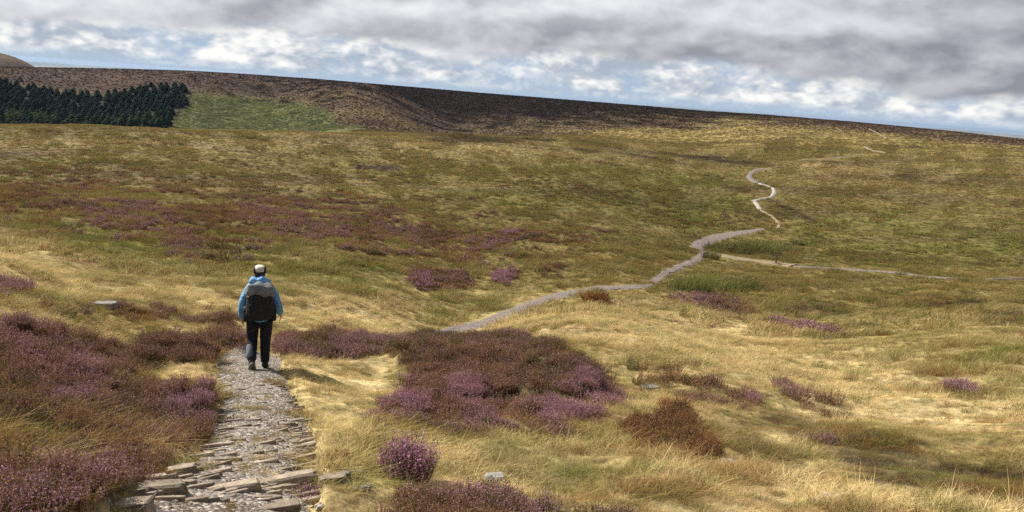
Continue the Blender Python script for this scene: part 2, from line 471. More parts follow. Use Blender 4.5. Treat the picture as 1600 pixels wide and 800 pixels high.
def ground_colour(c, x, y, r):
    near = 1 - sstep(28, 60, r)
    n3 = fbm(x / 1.1, y / 1.1, 41, 3)
    col = lerp(np.broadcast_to(PLAIN, x.shape + (3,)), STRAW * 0.86, near * np.clip(0.62 + c['n2'] * 1.4 + (n3 - .5) * 0.7, 0, 1))
    # long streaks of olive and rusty grass lying down the slope
    ca, sa = math.cos(-.45), math.sin(-.45)
    sx, sy = (x * ca + y * sa), (-x * sa + y * ca)
    n4 = fbm(sx / 4.5, sy / 1.1, 43, 4, .6)
    col = lerp(col, OLIVE, sstep(.46, .66, n4) * 0.8 * (1 - sstep(40, 80, r) * .6))
    n5 = fbm(sx / 2.6 + 9, sy / .8, 44, 3, .6)
    col = lerp(col, np.array([.30, .18, .075]), sstep(.56, .72, n5) * .6 * near)
    n6 = fbm(x / 60, y / 26, 45, 4, .6)
    col = lerp(col, OLIVE * .62, sstep(.44, .62, n6) * .75 * sstep(50, 110, r))
    col = lerp(col, np.array([.135, .095, .05]), sstep(.55, .70, fbm(x / 42, y / 13 + 7, 46, 4, .6)) * .65 * sstep(60, 120, r))
    col = lerp(col, STRAW * .85, np.clip(c['s'] * (0.6 + c['n2'] * 1.2), 0, 1))
    col = lerp(col, GRN, np.clip(c['g'] * (0.75 + c['n2'] * 2.0), 0, 1))
    col = lerp(col, BRN, np.clip(c['b'] * (0.8 + c['n1'] * 2.2), 0, 1))
    col = lerp(col, DEEP * 1.1, c['h'] * 0.85)
    hillc = lerp(np.broadcast_to(HBROWN, x.shape + (3,)), PLAIN * .8, sstep(.50, .72, fbm(x / 90, y / 60, 47, 4)) * .22 + 0.6 * sstep(-40, 0, c['py'] - 205 + (0 * x)) * 0)
    low = sstep(760, 600, r) * sstep(490, 560, c['px'])
    hillc = lerp(hillc, PLAIN * .72, low * sstep(.38, .6, fbm(x / 45, y / 45, 48, 4)) * .32 * sstep(700, 600, r))
    col = lerp(col, hillc, c['hill'])
    col = lerp(col, np.array([.095, .11, .045]), c['bk'] * 0.9)
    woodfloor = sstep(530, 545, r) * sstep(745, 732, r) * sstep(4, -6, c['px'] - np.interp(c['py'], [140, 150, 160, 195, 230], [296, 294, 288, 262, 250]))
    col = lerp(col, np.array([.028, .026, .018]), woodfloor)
    lowland = sstep(1800, 3500, r)
    lc = lerp(np.broadcast_to(np.array([.06, .075, .03]), x.shape + (3,)), np.array([.26, .23, .11]), sstep(.48, .6, fbm(x / 900, y / 900, 61, 4, .65)))
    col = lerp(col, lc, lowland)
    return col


def height(x, y, detail=True, want_cover=False):
    x, y = np.asarray(x, float), np.asarray(y, float)
    h = base_h(x, y)
    if not detail:
        return h
    r = np.hypot(x, y)
    c = cover(x, y, h, r)
    def w(lam):          # an undulation fades out where the ground mesh is too coarse to carry it
        return sstep(0.0, 1.0, lam / (0.045 * r + 1e-6) - 0.6)
    rough = 1 - c['p'] * 0.85
    d = (fbm(x / 26, y / 26, 71, 3) - .5) * .7 * sstep(30, 140, r) * sstep(1000, 600, r)
    d += (fbm(x / 5.5, y / 5.5, 72, 3) - .5) * 0.75 * w(5.5) * sstep(4, 14, r) * (0.35 + 0.65 * rough)
    d += (fbm(x / 1.5, y / 1.5, 73, 3) - .5) * 0.36 * w(1.5) * rough
    d += (fbm(x / .35, y / .35, 74, 2) - .5) * 0.06 * w(.35) * rough
    lump = 0.02 + 0.27 * sstep(.38, .72, fbm(x / 0.75, y / 0.75, 75, 2)) + 0.08 * fbm(x / .3, y / .3, 76, 2)
    d += c['lw'] * lump * np.clip(1.25 - r / 60, 0.35, 1) * w(.9) * (.22 + .78 * sstep(4, 13, r))
    d -= c['p'] * 0.05 * (r < 30)
    return (h + d, c) if want_cover else h + d


def ground(px, py, lift=0.0, rmin=2.5):
    """where the sight line through a photo pixel first meets the ground"""
    d = ray(px, py)
    t = np.geomspace(rmin, 2500, 420)
    P = t[:, None] * d
    below = np.nonzero(P[:, 2] < base_h(P[:, 0], P[:, 1]) + lift)[0]
    k = below[0] if len(below) else len(t) - 1
    tt = np.linspace(t[max(k - 5, 0)], t[min(k + 4, len(t) - 1)], 90)
    P = tt[:, None] * d
    b = np.nonzero(P[:, 2] < height(P[:, 0], P[:, 1]) + lift)[0]
    P = P[b[0] if len(b) else -1]
    return Vector((P[0], P[1], float(height(P[0:1], P[1:2])[0])))


def metres(px_len, p):
    """a length of photo pixels at a world point, in metres"""
    return px_len / FPX * float(np.dot(np.array(p), FW))


# ------------------------------------------------------------------ mesh helpers
def mesh_np(name, verts, faces, mats=(), attrs=None, smooth=True):
    me = bpy.data.meshes.new(name)
    verts = np.asarray(verts, np.float32)
    if isinstance(faces, np.ndarray):
        nf, k = faces.shape
        me.vertices.add(len(verts))
        me.vertices.foreach_set('co', verts.ravel())
        me.loops.add(nf * k)
        me.loops.foreach_set('vertex_index', faces.astype(np.int32).ravel())
        me.polygons.add(nf)
        me.polygons.foreach_set('loop_start', np.arange(0, nf * k, k, dtype=np.int32))
        me.update(calc_edges=True)
    else:
        me.from_pydata(verts.tolist(), [], faces)
    if attrs:
        for k_, v in attrs.items():
            v = np.asarray(v, np.float32)
            if v.ndim == 1:
                a = me.attributes.new(k_, 'FLOAT', 'POINT')
                a.data.foreach_set('value', v)
            else:
                a = me.attributes.new(k_, 'FLOAT_COLOR', 'POINT')
                a.data.foreach_set('color', np.concatenate([v, np.ones((len(v), 1), np.float32)], 1).astype(np.float32).ravel())
    if smooth and len(me.polygons):
        me.polygons.foreach_set('use_smooth', np.ones(len(me.polygons), bool))
    for m in mats:
        me.materials.append(m)
    return me


def link(name, me, parent=None, **props):
    o = bpy.data.objects.new(name, me)
    COL.objects.link(o)
    if parent:
        o.parent = parent
    for k, v in props.items():
        o[k] = v
    return o


def empty(name, loc, rz=0.0, **props):
    o = bpy.data.objects.new(name, None)
    o.empty_display_size = 0.2
    COL.objects.link(o)
    o.location = loc
    o.rotation_euler = (0, 0, rz)
    for k, v in props.items():
        o[k] = v
    return o


def material(name):
    m = bpy.data.materials.new(name)
    m.use_nodes = True
    t = m.node_tree
    t.nodes.clear()
    n = N(t)
    out = n.node('ShaderNodeOutputMaterial')
    return m, n, out


def principled(n, out, col, rough=0.9, spec=0.2, bump=None, bstr=0.5, bdist=0.02):
    b = n.node('ShaderNodeBsdfPrincipled')
    n.put(b.inputs['Base Color'], col)
    n.put(b.inputs['Roughness'], rough)
    b.inputs['Specular IOR Level'].default_value = spec
    if bump is not None:
        bp = n.node('ShaderNodeBump')
        bp.inputs['Strength'].default_value = bstr
        bp.inputs['Distance'].default_value = bdist
        n.put(bp.inputs['Height'], bump)
        n.t.links.new(bp.outputs[0], b.inputs['Normal'])
    n.t.links.new(b.outputs[0], out.inputs[0])
    return b


# ------------------------------------------------------------------ materials of the land
def mat_ground():
    m, n, out = material('moorland_ground')
    P = n.node('ShaderNodeNewGeometry').outputs['Position']
    c = n.attr('col')
    f1 = n.noise(P, 3.0, 6, 0.65)
    f2 = n.noise(P, 0.35, 6, 0.65)
    f3 = n.noise(P, 0.045, 6, 0.65)
    # mottling of tussocks: fine near by, coarse far off
    cam_r = n.vec('LENGTH', P)
    farw = n.rng(cam_r, 60, 300)
    mot = n.math('MULTIPLY', n.rng(f1, 0.25, 0.75, 0.45, 1.5), n.rng(f2, 0.28, 0.72, 0.62, 1.38))
    mot2 = n.math('MULTIPLY', n.rng(f2, 0.30, 0.70, 0.50, 1.5), n.rng(f3, 0.28, 0.72, 0.72, 1.28))
    k = n.node('ShaderNodeMix')
    n.put(k.inputs[0], farw); n.put(k.inputs[2], mot); n.put(k.inputs[3], mot2)
    col = n.vec('SCALE', c, k.outputs[0])
    hsum = n.math('ADD', n.math('MULTIPLY', f1, 0.05), n.math('MULTIPLY_ADD', f2, 0.5, n.math('MULTIPLY', f3, 2.2)))
    principled(n, out, col, 0.95, 0.05, hsum, 0.9, 1.0)
    return m


def mat_blades(name, rand=0.35, trans=0.35):
    m, n, out = material(name)
    c = n.attr('col', 'INSTANCER')
    g = n.node('ShaderNodeNewGeometry')
    rnd = g.outputs['Random Per Island']
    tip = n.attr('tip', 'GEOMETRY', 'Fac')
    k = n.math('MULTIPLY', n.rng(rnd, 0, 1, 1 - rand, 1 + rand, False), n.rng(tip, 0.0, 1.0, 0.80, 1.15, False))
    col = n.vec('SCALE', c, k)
    d = n.node('ShaderNodeBsdfDiffuse')
    tr = n.node('ShaderNodeBsdfTranslucent')
    n.put(d.inputs[0], col); n.put(tr.inputs[0], col)
    mx = n.node('ShaderNodeMixShader')
    mx.inputs[0].default_value = trans
    n.t.links.new(d.outputs[0], mx.inputs[1]); n.t.links.new(tr.outputs[0], mx.inputs[2])
    n.t.links.new(mx.outputs[0], out.inputs[0])
    return m


def mat_heather():
    m, n, out = material('heather_sprigs')
    c = n.attr('col', 'INSTANCER')
    bloom = n.attr('bloom', 'INSTANCER', 'Fac')
    rnd = n.node('ShaderNodeNewGeometry').outputs['Random Per Island']
    tip = n.attr('tip', 'GEOMETRY', 'Fac')
    leaf = n.vec('SCALE', c, n.rng(rnd, 0, 1, 0.55, 1.6, False))
    r2 = n.math('FRACT', n.math('MULTIPLY', rnd, 17.3))
    flower = n.mix(r2, (0.215, 0.100, 0.122), (0.45, 0.26, 0.315))
    isf = n.math('MULTIPLY', n.rng(tip, 0.40, 0.75), n.math('LESS_THAN', n.math('FRACT', n.math('MULTIPLY', rnd, 7.7)), bloom))
    col = n.mix(isf, leaf, flower)
    d = n.node('ShaderNodeBsdfDiffuse')
    tr = n.node('ShaderNodeBsdfTranslucent')
    n.put(d.inputs[0], col); n.put(tr.inputs[0], col)
    mx = n.node('ShaderNodeMixShader')
    mx.inputs[0].default_value = 0.25
    n.t.links.new(d.outputs[0], mx.inputs[1]); n.t.links.new(tr.outputs[0], mx.inputs[2])
    n.t.links.new(mx.outputs[0], out.inputs[0])
    return m


def mat_gravel(name, a, b, pale):
    m, n, out = material(name)
    P = n.node('ShaderNodeNewGeometry').outputs['Position']
    f = n.noise(P, 2.2, 6, 0.65)
    v = n.vor(P, 34.0)
    vc = n.vor(P, 34.0, 'F1', 'Color')
    gy = n.sep(vc)[0]
    col = n.mix(n.rng(f, 0.35, 0.65), a, b)
    col = n.mix(n.math('MULTIPLY', n.rng(gy, 0.62, 0.9), 0.75), col, pale)
    col = n.vec('SCALE', col, n.rng(gy, 0, 1, 0.7, 1.25, False))
    principled(n, out, col, 0.9, 0.15, n.math('MULTIPLY_ADD', v, -1.0, f), 0.7, 0.03)
    return m


def mat_stone(name, a, b, lichen):
    m, n, out = material(name)
    tc = n.node('ShaderNodeTexCoord').outputs['Object']
    oi = n.node('ShaderNodeObjectInfo').outputs['Random']
    P = n.vec('ADD', tc, n.comb(n.math('MULTIPLY', oi, 31.0), n.math('MULTIPLY', oi, 57.0), oi))
    f = n.noise(P, 9, 8, 0.65)
    g = n.noise(P, 38, 5, 0.7)
    strat = n.noise(n.vec('MULTIPLY', P, (3, 3, 40)), 2.0, 4, 0.6)
    col = n.mix(n.rng(f, 0.3, 0.7), a, b)
    col = n.mix(n.math('MULTIPLY', n.rng(g, 0.56, 0.68), 0.6), col, lichen)
    col = n.vec('SCALE', col, n.math('MULTIPLY', n.rng(oi, 0, 1, 0.7, 1.3, False), n.rng(strat, 0.3, 0.7, 0.75, 1.2)))
    principled(n, out, col, 0.85, 0.25, n.math('ADD', n.math('MULTIPLY', strat, 0.8), g), 0.6, 0.012)
    return m


def plain(name, col, rough=0.8, spec=0.3, var=0.2, scale=40, bump=0.3, bd=0.004):
    m, n, out = material(name)
    tc = n.node('ShaderNodeTexCoord').outputs['Object']
    f = n.noise(tc, scale, 5, 0.6)
    c = n.vec('SCALE', n.comb(*col), n.rng(f, 0.25, 0.75, 1 - var, 1 + var))
    principled(n, out, c, rough, spec, f, bump, bd)
    return m


M_GROUND = mat_ground()
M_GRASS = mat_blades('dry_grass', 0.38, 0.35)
M_HEATH = mat_heather()
M_GRAVEL = mat_gravel('path_gravel', (.122, .102, .090), (.20, .170, .145), (.34, .305, .26))
M_STONE = mat_stone('slate_stone', (.17, .135, .10), (.31, .25, .185), (.42, .36, .27))
M_ROCK = mat_stone('grey_rock', (.12, .115, .10), (.25, .24, .21), (.38, .36, .30))

# ------------------------------------------------------------------ the ground sheet
def build_ground():
    rad = np.concatenate([[0.0], np.geomspace(0.7, 42000, 1180)])
    a0 = np.radians(np.linspace(-46, 46, 230))
    a1 = np.radians(np.linspace(46, 314, 46))[1:-1]
    az = np.concatenate([a0, a1])
    Rg, Ag = np.meshgrid(rad, az, indexing='ij')
    x, y = (Rg * np.sin(Ag)), (Rg * np.cos(Ag))
    xf, yf = x.ravel(), y.ravel()
    z, c = height(xf, yf, want_cover=True)
    z[:len(az)] = z[len(az):2 * len(az)].mean()
    r = np.hypot(xf, yf)
    col = ground_colour(c, xf, yf, r)
    nr, na = len(rad), len(az)
    i = np.arange(nr - 1)[:, None] * na
    j = np.arange(na)[None, :]
    j2 = (j + 1) % na
    faces = np.stack([i + j, i + na + j, i + na + j2, i + j2], -1).reshape(-1, 4)[:, ::-1]
    col = col * (1 - .36 * (1 - sstep(300, 480, r)))[:, None]      # ground colour is scaled darker than the blades, evening out far off
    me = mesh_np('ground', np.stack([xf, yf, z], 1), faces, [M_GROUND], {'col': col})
    return link('ground', me, kind='structure')


build_ground()

# ------------------------------------------------------------------ plants for scattering
def blades(nb, rad, h0, h1, wid, lean, wind=(0.5, -0.12), seg=3, droop=0.35, seed=0):
    q = np.random.default_rng(seed)
    V, Fc, T = [], [], []
    for _ in range(nb):
        a = q.uniform(0, 6.283)
        rr = rad * math.sqrt(q.uniform())
        bx, by = rr * math.cos(a), rr * math.sin(a)
        h = q.uniform(h0, h1)
        th = q.normal(0, 1, 2) * lean + np.array(wind)
        side = np.array([-th[1], th[0]]); L = np.linalg.norm(side)
        side = side / L if L > 1e-5 else np.array([1., 0])
        tw = q.uniform(0, 3.14)
        side = np.array([math.cos(tw), math.sin(tw)])
        o = len(V)
        for s in range(seg + 1):
            t = s / seg
            cx, cy = bx + th[0] * h * t * (0.45 + 0.75 * t), by + th[1] * h * t * (0.45 + 0.75 * t)
            cz = h * (t - droop * t * t * min(1.4, L)) - 0.02 * (s == 0)
            if s == seg:
                V.append((cx, cy, cz)); T.append(1.0)
            else:
                w = wid * (1 - 0.7 * t) * 0.5
                V += [(cx - side[0] * w, cy - side[1] * w, cz), (cx + side[0] * w, cy + side[1] * w, cz)]; T += [t, t]
        for s in range(seg):
            b = o + 2 * s
            Fc.append((b, b + 1, b + 2) if s == seg - 1 else (b, b + 1, b + 3, b + 2))
    return V, Fc, T


def sprigs(ns, rad, h0, h1, leafs, size, stem=0.0035, seed=0, spread=0.55, top=0.25):
    q = np.random.default_rng(seed)
    V, Fc, T = [], [], []
    for _ in range(ns):
        a = q.uniform(0, 6.283)
        f = math.sqrt(q.uniform())
        bx, by = rad * .6 * f * math.cos(a), rad * .6 * f * math.sin(a)
        h = q.uniform(h0, h1) * (1 - 0.35 * f * f)
        ex, ey = bx + math.cos(a) * f * spread * h + q.normal(0, .12) * h, by + math.sin(a) * f * spread * h + q.normal(0, .12) * h
        tw = q.uniform(0, 3.14)
        sx, sy = math.cos(tw) * stem, math.sin(tw) * stem
        o = len(V)
        V += [(bx - sx, by - sy, -.03), (bx + sx, by + sy, -.03), (ex, ey, h)]
        T += [0, 0, 0.3]
        Fc.append((o, o + 1, o + 2))
        for k in range(leafs):
            t = top + (1 - top) * (k + q.uniform(.2, .8)) / leafs
            c = np.array([bx + (ex - bx) * t, by + (ey - by) * t, h * t]) + q.normal(0, size * .55, 3)
            u = q.normal(0, 1, 3); u[2] += .9; u /= np.linalg.norm(u)
            v = np.cross(u, q.normal(0, 1, 3)); v /= np.linalg.norm(v) + 1e-6
            s = size * q.uniform(.6, 1.25)
            o = len(V)
            V += [tuple(c - u * s), tuple(c + v * s * .45), tuple(c + u * s), tuple(c - v * s * .45)]
            T += [t] * 4
            Fc.append((o, o + 1, o + 2, o + 3))
    return V, Fc, T


def library(name, specs, mat):
    c = bpy.data.collections.new(name)
    for i, (V, Fc, T) in enumerate(specs):
        me = mesh_np('%s_%d' % (name, i), V, Fc, [mat], {'tip': T}, smooth=False)
        c.objects.link(bpy.data.objects.new('%s_%d' % (name, i), me))
    return c


def gn_tree(coll):
    t = bpy.data.node_groups.new('scatter_' + coll.name, 'GeometryNodeTree')
    t.interface.new_socket('Geometry', in_out='INPUT', socket_type='NodeSocketGeometry')
    t.interface.new_socket('Geometry', in_out='OUTPUT', socket_type='NodeSocketGeometry')
    gi, go = t.nodes.new('NodeGroupInput'), t.nodes.new('NodeGroupOutput')
    ci = t.nodes.new('GeometryNodeCollectionInfo')
    ci.inputs['Collection'].default_value = coll
    ci.inputs['Separate Children'].default_value = True
    ci.inputs['Reset Children'].default_value = True
    ip = t.nodes.new('GeometryNodeInstanceOnPoints')
    ip.inputs['Pick Instance'].default_value = True
    def na(nm, ty):
        a = t.nodes.new('GeometryNodeInputNamedAttribute')
        a.data_type = ty
        a.inputs[0].default_value = nm
        return a.outputs[0]
    L = t.links.new
    L(gi.outputs[0], ip.inputs['Points'])
    L(ci.outputs[0], ip.inputs['Instance'])
    L(na('idx', 'INT'), ip.inputs['Instance Index'])
    L(na('rot', 'FLOAT_VECTOR'), ip.inputs['Rotation'])
    L(na('scl', 'FLOAT_VECTOR'), ip.inputs['Scale'])
    L(ip.outputs[0], go.inputs[0])
    return t


_trees = {}


def scatter(name, coll, pos, col, scl, bloom=None, tilt=0.12, yaw=None, **props):
    k = len(pos)
    me = bpy.data.meshes.new(name)
    me.vertices.add(k)
    me.vertices.foreach_set('co', np.asarray(pos, np.float32).ravel())
    def at(nm, ty, data, f):
        a = me.attributes.new(nm, ty, 'POINT')
        a.data.foreach_set(f, data)
    at('idx', 'INT', rng.integers(0, len(coll.objects), k).astype(np.int32), 'value')
    rot = np.zeros((k, 3), np.float32)
    rot[:, :2] = rng.normal(0, tilt, (k, 2))
    rot[:, 2] = rng.uniform(0, 6.283, k) if yaw is None else rng.normal(0, yaw, k)
    at('rot', 'FLOAT_VECTOR', rot.ravel(), 'vector')
    s = np.asarray(scl, np.float32)
    if s.ndim == 1:
        s = np.repeat(s[:, None], 3, 1) * rng.uniform(.85, 1.15, (k, 3))
    at('scl', 'FLOAT_VECTOR', s.astype(np.float32).ravel(), 'vector')
    at('col', 'FLOAT_COLOR', np.concatenate([col, np.ones((k, 1))], 1).astype(np.float32).ravel(), 'color')
    at('bloom', 'FLOAT', np.asarray(bloom if bloom is not None else np.zeros(k), np.float32), 'value')
    o = link(name, me, **props)
    if coll.name not in _trees:
        _trees[coll.name] = gn_tree(coll)
    md = o.modifiers.new('scatter', 'NODES')
    md.node_group = _trees[coll.name]
    return o


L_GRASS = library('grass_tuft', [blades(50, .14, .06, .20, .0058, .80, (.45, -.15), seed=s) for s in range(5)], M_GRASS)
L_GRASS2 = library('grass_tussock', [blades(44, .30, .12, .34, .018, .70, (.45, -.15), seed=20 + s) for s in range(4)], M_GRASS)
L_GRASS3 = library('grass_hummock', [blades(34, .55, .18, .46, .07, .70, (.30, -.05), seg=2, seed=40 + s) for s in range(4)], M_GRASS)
L_HEATH = library('heather_tuft', [sprigs(64, .17, .13, .25, 9, .0105, seed=60 + s) for s in range(5)], M_HEATH)
L_HEATH2 = library('heather_clump', [sprigs(46, .40, .20, .40, 8, .034, .008, seed=80 + s) for s in range(4)], M_HEATH)
L_HEATH3 = library('heather_mound', [sprigs(34, .80, .22, .50, 7, .10, .02, seed=90 + s) for s in range(4)], M_HEATH)


def candidates(r0, r1, dens, amax=39.0):
    """random ground points in the seen sector, dens per square metre"""
    A = math.radians(2 * amax) / 2 * (r1 * r1 - r0 * r0)
    k = int(A * dens)
    r = np.sqrt(rng.uniform(r0 * r0, r1 * r1, k))
    a = np.radians(rng.uniform(-amax, amax, k))
    x, y = r * np.sin(a), r * np.cos(a)
    z, c = height(x, y, want_cover=True)
    keep = (c['px'] > -120) & (c['px'] < 1720) & (c['py'] < 1300)
    return x[keep], y[keep], z[keep], r[keep], {q: v[keep] for q, v in c.items()}


def trail_mask(px, py, r):
    m = np.zeros(px.shape)
    for line, wid, kind in TRAILS:
        for (ax, ay), (bx, by) in zip(line[:-1], line[1:]):
            ex, ey = bx - ax, by - ay
            t = np.clip(((px - ax) * ex + (py - ay) * ey) / (ex * ex + ey * ey), 0, 1)
            dx, dy = px - ax - t * ex, (py - ay - t * ey) * 4.0
            m = np.maximum(m, (np.hypot(dx, dy) < wid * .7 * FPX / np.maximum(r, 1)) * 1.0)
    return m


def heath_col(c, k):
    rust = sstep(.45, .7, rng.uniform(0, 1, k) * .5 + c['n2'] + .5)
    a = lerp(np.broadcast_to(np.array([.090, .064, .036]), (k, 3)), np.array([.140, .080, .042]), rust)
    a = np.where((c['bloom'] < .05)[:, None], lerp(np.broadcast_to(np.array([.085, .058, .032]), (k, 3)), np.array([.160, .076, .034]), rng.uniform(0, 1, k)), a)
    g = sstep(.55, .8, c['n1'] + .5 + rng.normal(0, .1, k)) * (c['bloom'] >= .05)
    return lerp(a, np.array([.085, .080, .025]), g * .8) * rng.uniform(.9, 1.65, (k, 1))


def dress(r0, r1, dg, dh, lg, lh, sg, sh, gname, hname, glab, hlab, hb=1.0):
    x, y, z, r, c = candidates(r0, r1, dg)
    u = rng.uniform(0, 1, len(x))
    tuft = rng.uniform(0, 1, len(x)) < (.30 + .30 * sstep(9, 12, r)) * sstep(.44, .60, fbm(x / .55, y / .4, 53, 3)) * (r < 16) * ~((np.abs(c['px'] - 405) < 34) & (np.abs(c['py'] - 572) < 26))
    on = ((c['p'] < .62) | tuft) & (u > c['h'] * .84) & (c['bk'] < .5)
    on &= trail_mask(c['px'], c['py'], r) < .5
    col = ground_colour({**c, 'h': c['h'] * 0}, x, y, r)
    k = len(x)
    col = col * (1 + rng.normal(0, 1, (k, 1)) * (.18 - .06 * sstep(40, 120, r))[:, None]).clip(.4, 1.8)
    dk = (rng.uniform(0, 1, k) < (.03 + .30 * sstep(.47, .65, fbm(x / 30, y / 14, 58, 4))) * sstep(40, 110, r))
    col = np.where(dk[:, None], np.array([.095, .065, .038]), col)
    n7 = fbm(x / .42, y / .34, 54, 3, .6)
    nz = (1 - sstep(20, 45, r)) * (1 - .55 * c['s'])
    col = lerp(col, np.array([.20, .155, .05]), sstep(.50, .66, n7) * .75 * nz)
    n8 = fbm(x / .9 + 5, y / .6, 55, 3, .6)
    col = lerp(col, np.array([.24, .125, .045]), sstep(.58, .70, n8) * .65 * nz)
    col = lerp(col, np.array([.17, .19, .05]), sstep(.60, .72, fbm(x / 1.6, y / 1.1 + 3, 56, 3, .6)) * .6 * nz)
    # stray green and rust blades among the straw
    g = rng.uniform(0, 1, k)
    col = np.where((g < .10)[:, None], GRN * 1.2, col)
    col = np.where(((g > .90) & (c['n1'] > 0))[:, None], np.array([.20, .10, .04]), col)
    col = lerp(col, np.array([.20, .085, .035]), (c['h'] > .15) * .5)
    s = sg * (0.62 + 0.9 * sstep(.38, .68, fbm(x / (.8 + r * .02), y / (.6 + r * .015), 51, 3)) + rng.normal(0, .14, k)) * (1 + .25 * sstep(.05, .3, c['n2'])) * (.6 + .4 * sstep(3, 7, r))
    s = s * (1 - .45 * sstep(.0, .5, c['p'])) * (1 - .5 * c['s'] * (r < 16))
    s = np.clip(s, .2 * sg, 1.4 * sg)
    P = np.stack([x, y, z - .01 + .045 * (c['p'] > .6) * (r < 20)], 1)
    scatter(gname, lg, P[on], np.clip(col, .01, 1)[on], s[on], tilt=.15, yaw=.9, kind='stuff', label=glab, category='grass')
    x, y, z, r, c = candidates(r0, r1, dh)
    u = rng.uniform(0, 1, len(x))
    on = (u < c['h'] * 1.1 - .03) & (c['p'] < .4) & (trail_mask(c['px'], c['py'], r) < .5)
    k = len(x)
    col = heath_col(c, k)
    pm = fbm(x / (r * .06 + .3), y / (r * .06 + .3), 52, 3)
    bl = np.clip(c['bloom'] * (0.24 + 1.05 * sstep(.42, .64, pm)) * hb, 0, 1)
    s = sh * rng.uniform(.7, 1.3, k) * (.72 + .28 * sstep(4, 12, r))
    P = np.stack([x, y, z - .02], 1)
    scatter(hname, lh, P[on], col[on], s[on], bl[on], tilt=.2, kind='stuff', label=hlab, category='heather')


dress(1.8, 13, 190, 100, L_GRASS, L_HEATH, .60, .80, 'grass', 'heather', 'dry straw grass beside the stone path', 'purple and brown heather banks beside the stone path')
dress(13, 34, 40, 60, L_GRASS, L_HEATH, .9, 1.0, 'grass', 'heather', 'straw grass on the brow round the walker', 'heather on the brow behind the walker')
dress(34, 110, 4.2, 3.2, L_GRASS2, L_HEATH2, 1.15, 1.1, 'grass', 'heather', 'olive tussock grass in the hollow below the brow', 'heather patches in the hollow below the brow')
dress(110, 480, .95, .32, L_GRASS3, L_HEATH3, .95, .9, 'grass', 'heather', 'tussock grass across the flat moor', 'thin heather across the flat moor')

def dress_hill():
    x, y, z, r, c = candidates(455, 990, .13, 37)
    k = len(x)
    inwood = (r > 535) & (r < 745) & (c['px'] < np.interp(c['py'], [140, 150, 160, 195, 230], [296, 294, 288, 262, 250]))
    on = (c['hill'] > .35) & (c['bk'] < .4) & (c['py'] < 230) & ~inwood
    col = ground_colour(c, x, y, r) * rng.uniform(.9, 1.15, (k, 1))
    scatter('heather', L_HEATH3, np.stack([x, y, z - .1], 1)[on], np.clip(col, .01, 1)[on], (1.15 * rng.uniform(.6, 1.4, k))[on], np.full(on.sum(), .04), kind='stuff', label='brown heather over the far hill', category='heather')
    on = (c['hill'] <= .35) & (c['py'] < 262)
    scatter('grass', L_GRASS3, np.stack([x, y, z - .1], 1)[on], np.clip(col, .01, 1)[on], (2.0 * rng.uniform(.6, 1.4, k))[on], kind='stuff', label='tussock grass on the rising moor below the skyline', category='grass')
    x, y, z, r, c = candidates(500, 800, .30, 37)
    on = c['bk'] > rng.uniform(.2, .7, len(x))
    k = len(x)
    col = lerp(np.broadcast_to(np.array([.13, .14, .065]), (k, 3)), np.array([.20, .195, .08]), sstep(.35, .7, fbm(x / 14, y / 14, 57, 4))) * rng.uniform(.6, 1.4, (k, 1))
    scatter('bracken', L_GRASS3, np.stack([x, y, z - .1], 1)[on], col[on], (2.3 * rng.uniform(.6, 1.5, k))[on], kind='stuff', label='green bracken covering the slope beside the plantation', category='bracken')


dress_hill()
# ------------------------------------------------------------------ paths
def resample(line, k):
    P = np.array(line, float)
    t = np.concatenate([[0], np.cumsum(np.hypot(*np.diff(P, axis=0).T))])
    u = np.linspace(0, t[-1], k)
    return np.stack([np.interp(u, t, P[:, 0]), np.interp(u, t, P[:, 1])], 1)


def strip(name, A, B, k, across, mat, lift, jag=0.0, **props):
    """a path sheet draped between two edge lines given in pixels"""
    A, B = resample(A, k), resample(B, k)
    GA = np.array([ground(*p) for p in A]); GB = np.array([ground(*p) for p in B])
    return drape(name, GA, GB, across, mat, lift, jag, **props)


def drape(name, GA, GB, across, mat, lift, jag=0.0, **props):
    k = len(GA)
    t = np.linspace(0, 1, across + 1)
    X = GA[:, None, 0] + (GB - GA)[:, None, 0] * t; Y = GA[:, None, 1] + (GB - GA)[:, None, 1] * t
    if jag:
        wig = (fbm(X / .5, Y / .5, 91, 3) - .5) * jag
        dv = (GB - GA) / (np.linalg.norm(GB - GA, axis=1, keepdims=True) + 1e-6)
        e = np.abs(t - .5) * 2
        X = X + dv[:, 0:1] * wig * e; Y = Y + dv[:, 1:2] * wig * e
    Z = height(X.ravel(), Y.ravel()) + lift
    crown = np.tile(-(np.abs(t - .5) * 2) ** 4 * lift * 1.6, k)
    V = np.stack([X.ravel(), Y.ravel(), Z + crown], 1)
    i = np.arange(k - 1)[:, None] * (across + 1); j = np.arange(across)[None, :]
    Fc = np.stack([i + j, i + j + 1, i + across + 2 + j, i + across + 1 + j], -1).reshape(-1, 4)
    n = np.cross(V[Fc[0, 1]] - V[Fc[0, 0]], V[Fc[0, 3]] - V[Fc[0, 0]])
    if n[2] < 0:
        Fc = Fc[:, ::-1]
    return link(name, mesh_np(name, V, Fc, [mat]), **props)


NEARPATH = strip('path', NEARPATH_L, NEARPATH_R, 150, 46, M_GRAVEL, 0.03, 0.25, kind='structure', label='stone pitched footpath of slate edges and gravel running down to the walker')
M_MAUVE = mat_gravel('mauve_gravel', (.105, .082, .074), (.165, .132, .115), (.26, .225, .20))
for i, (a, b) in enumerate(GRAVEL_PATHS):
    strip('path', a, b, 120, 14, M_MAUVE, 0.07, 1.5, kind='structure', label=['gravel footpath curving through the grass below the brow', 'short gravel stretch of footpath beside the rushes', 'brown gravel bend of the footpath beyond the rushes'][i])

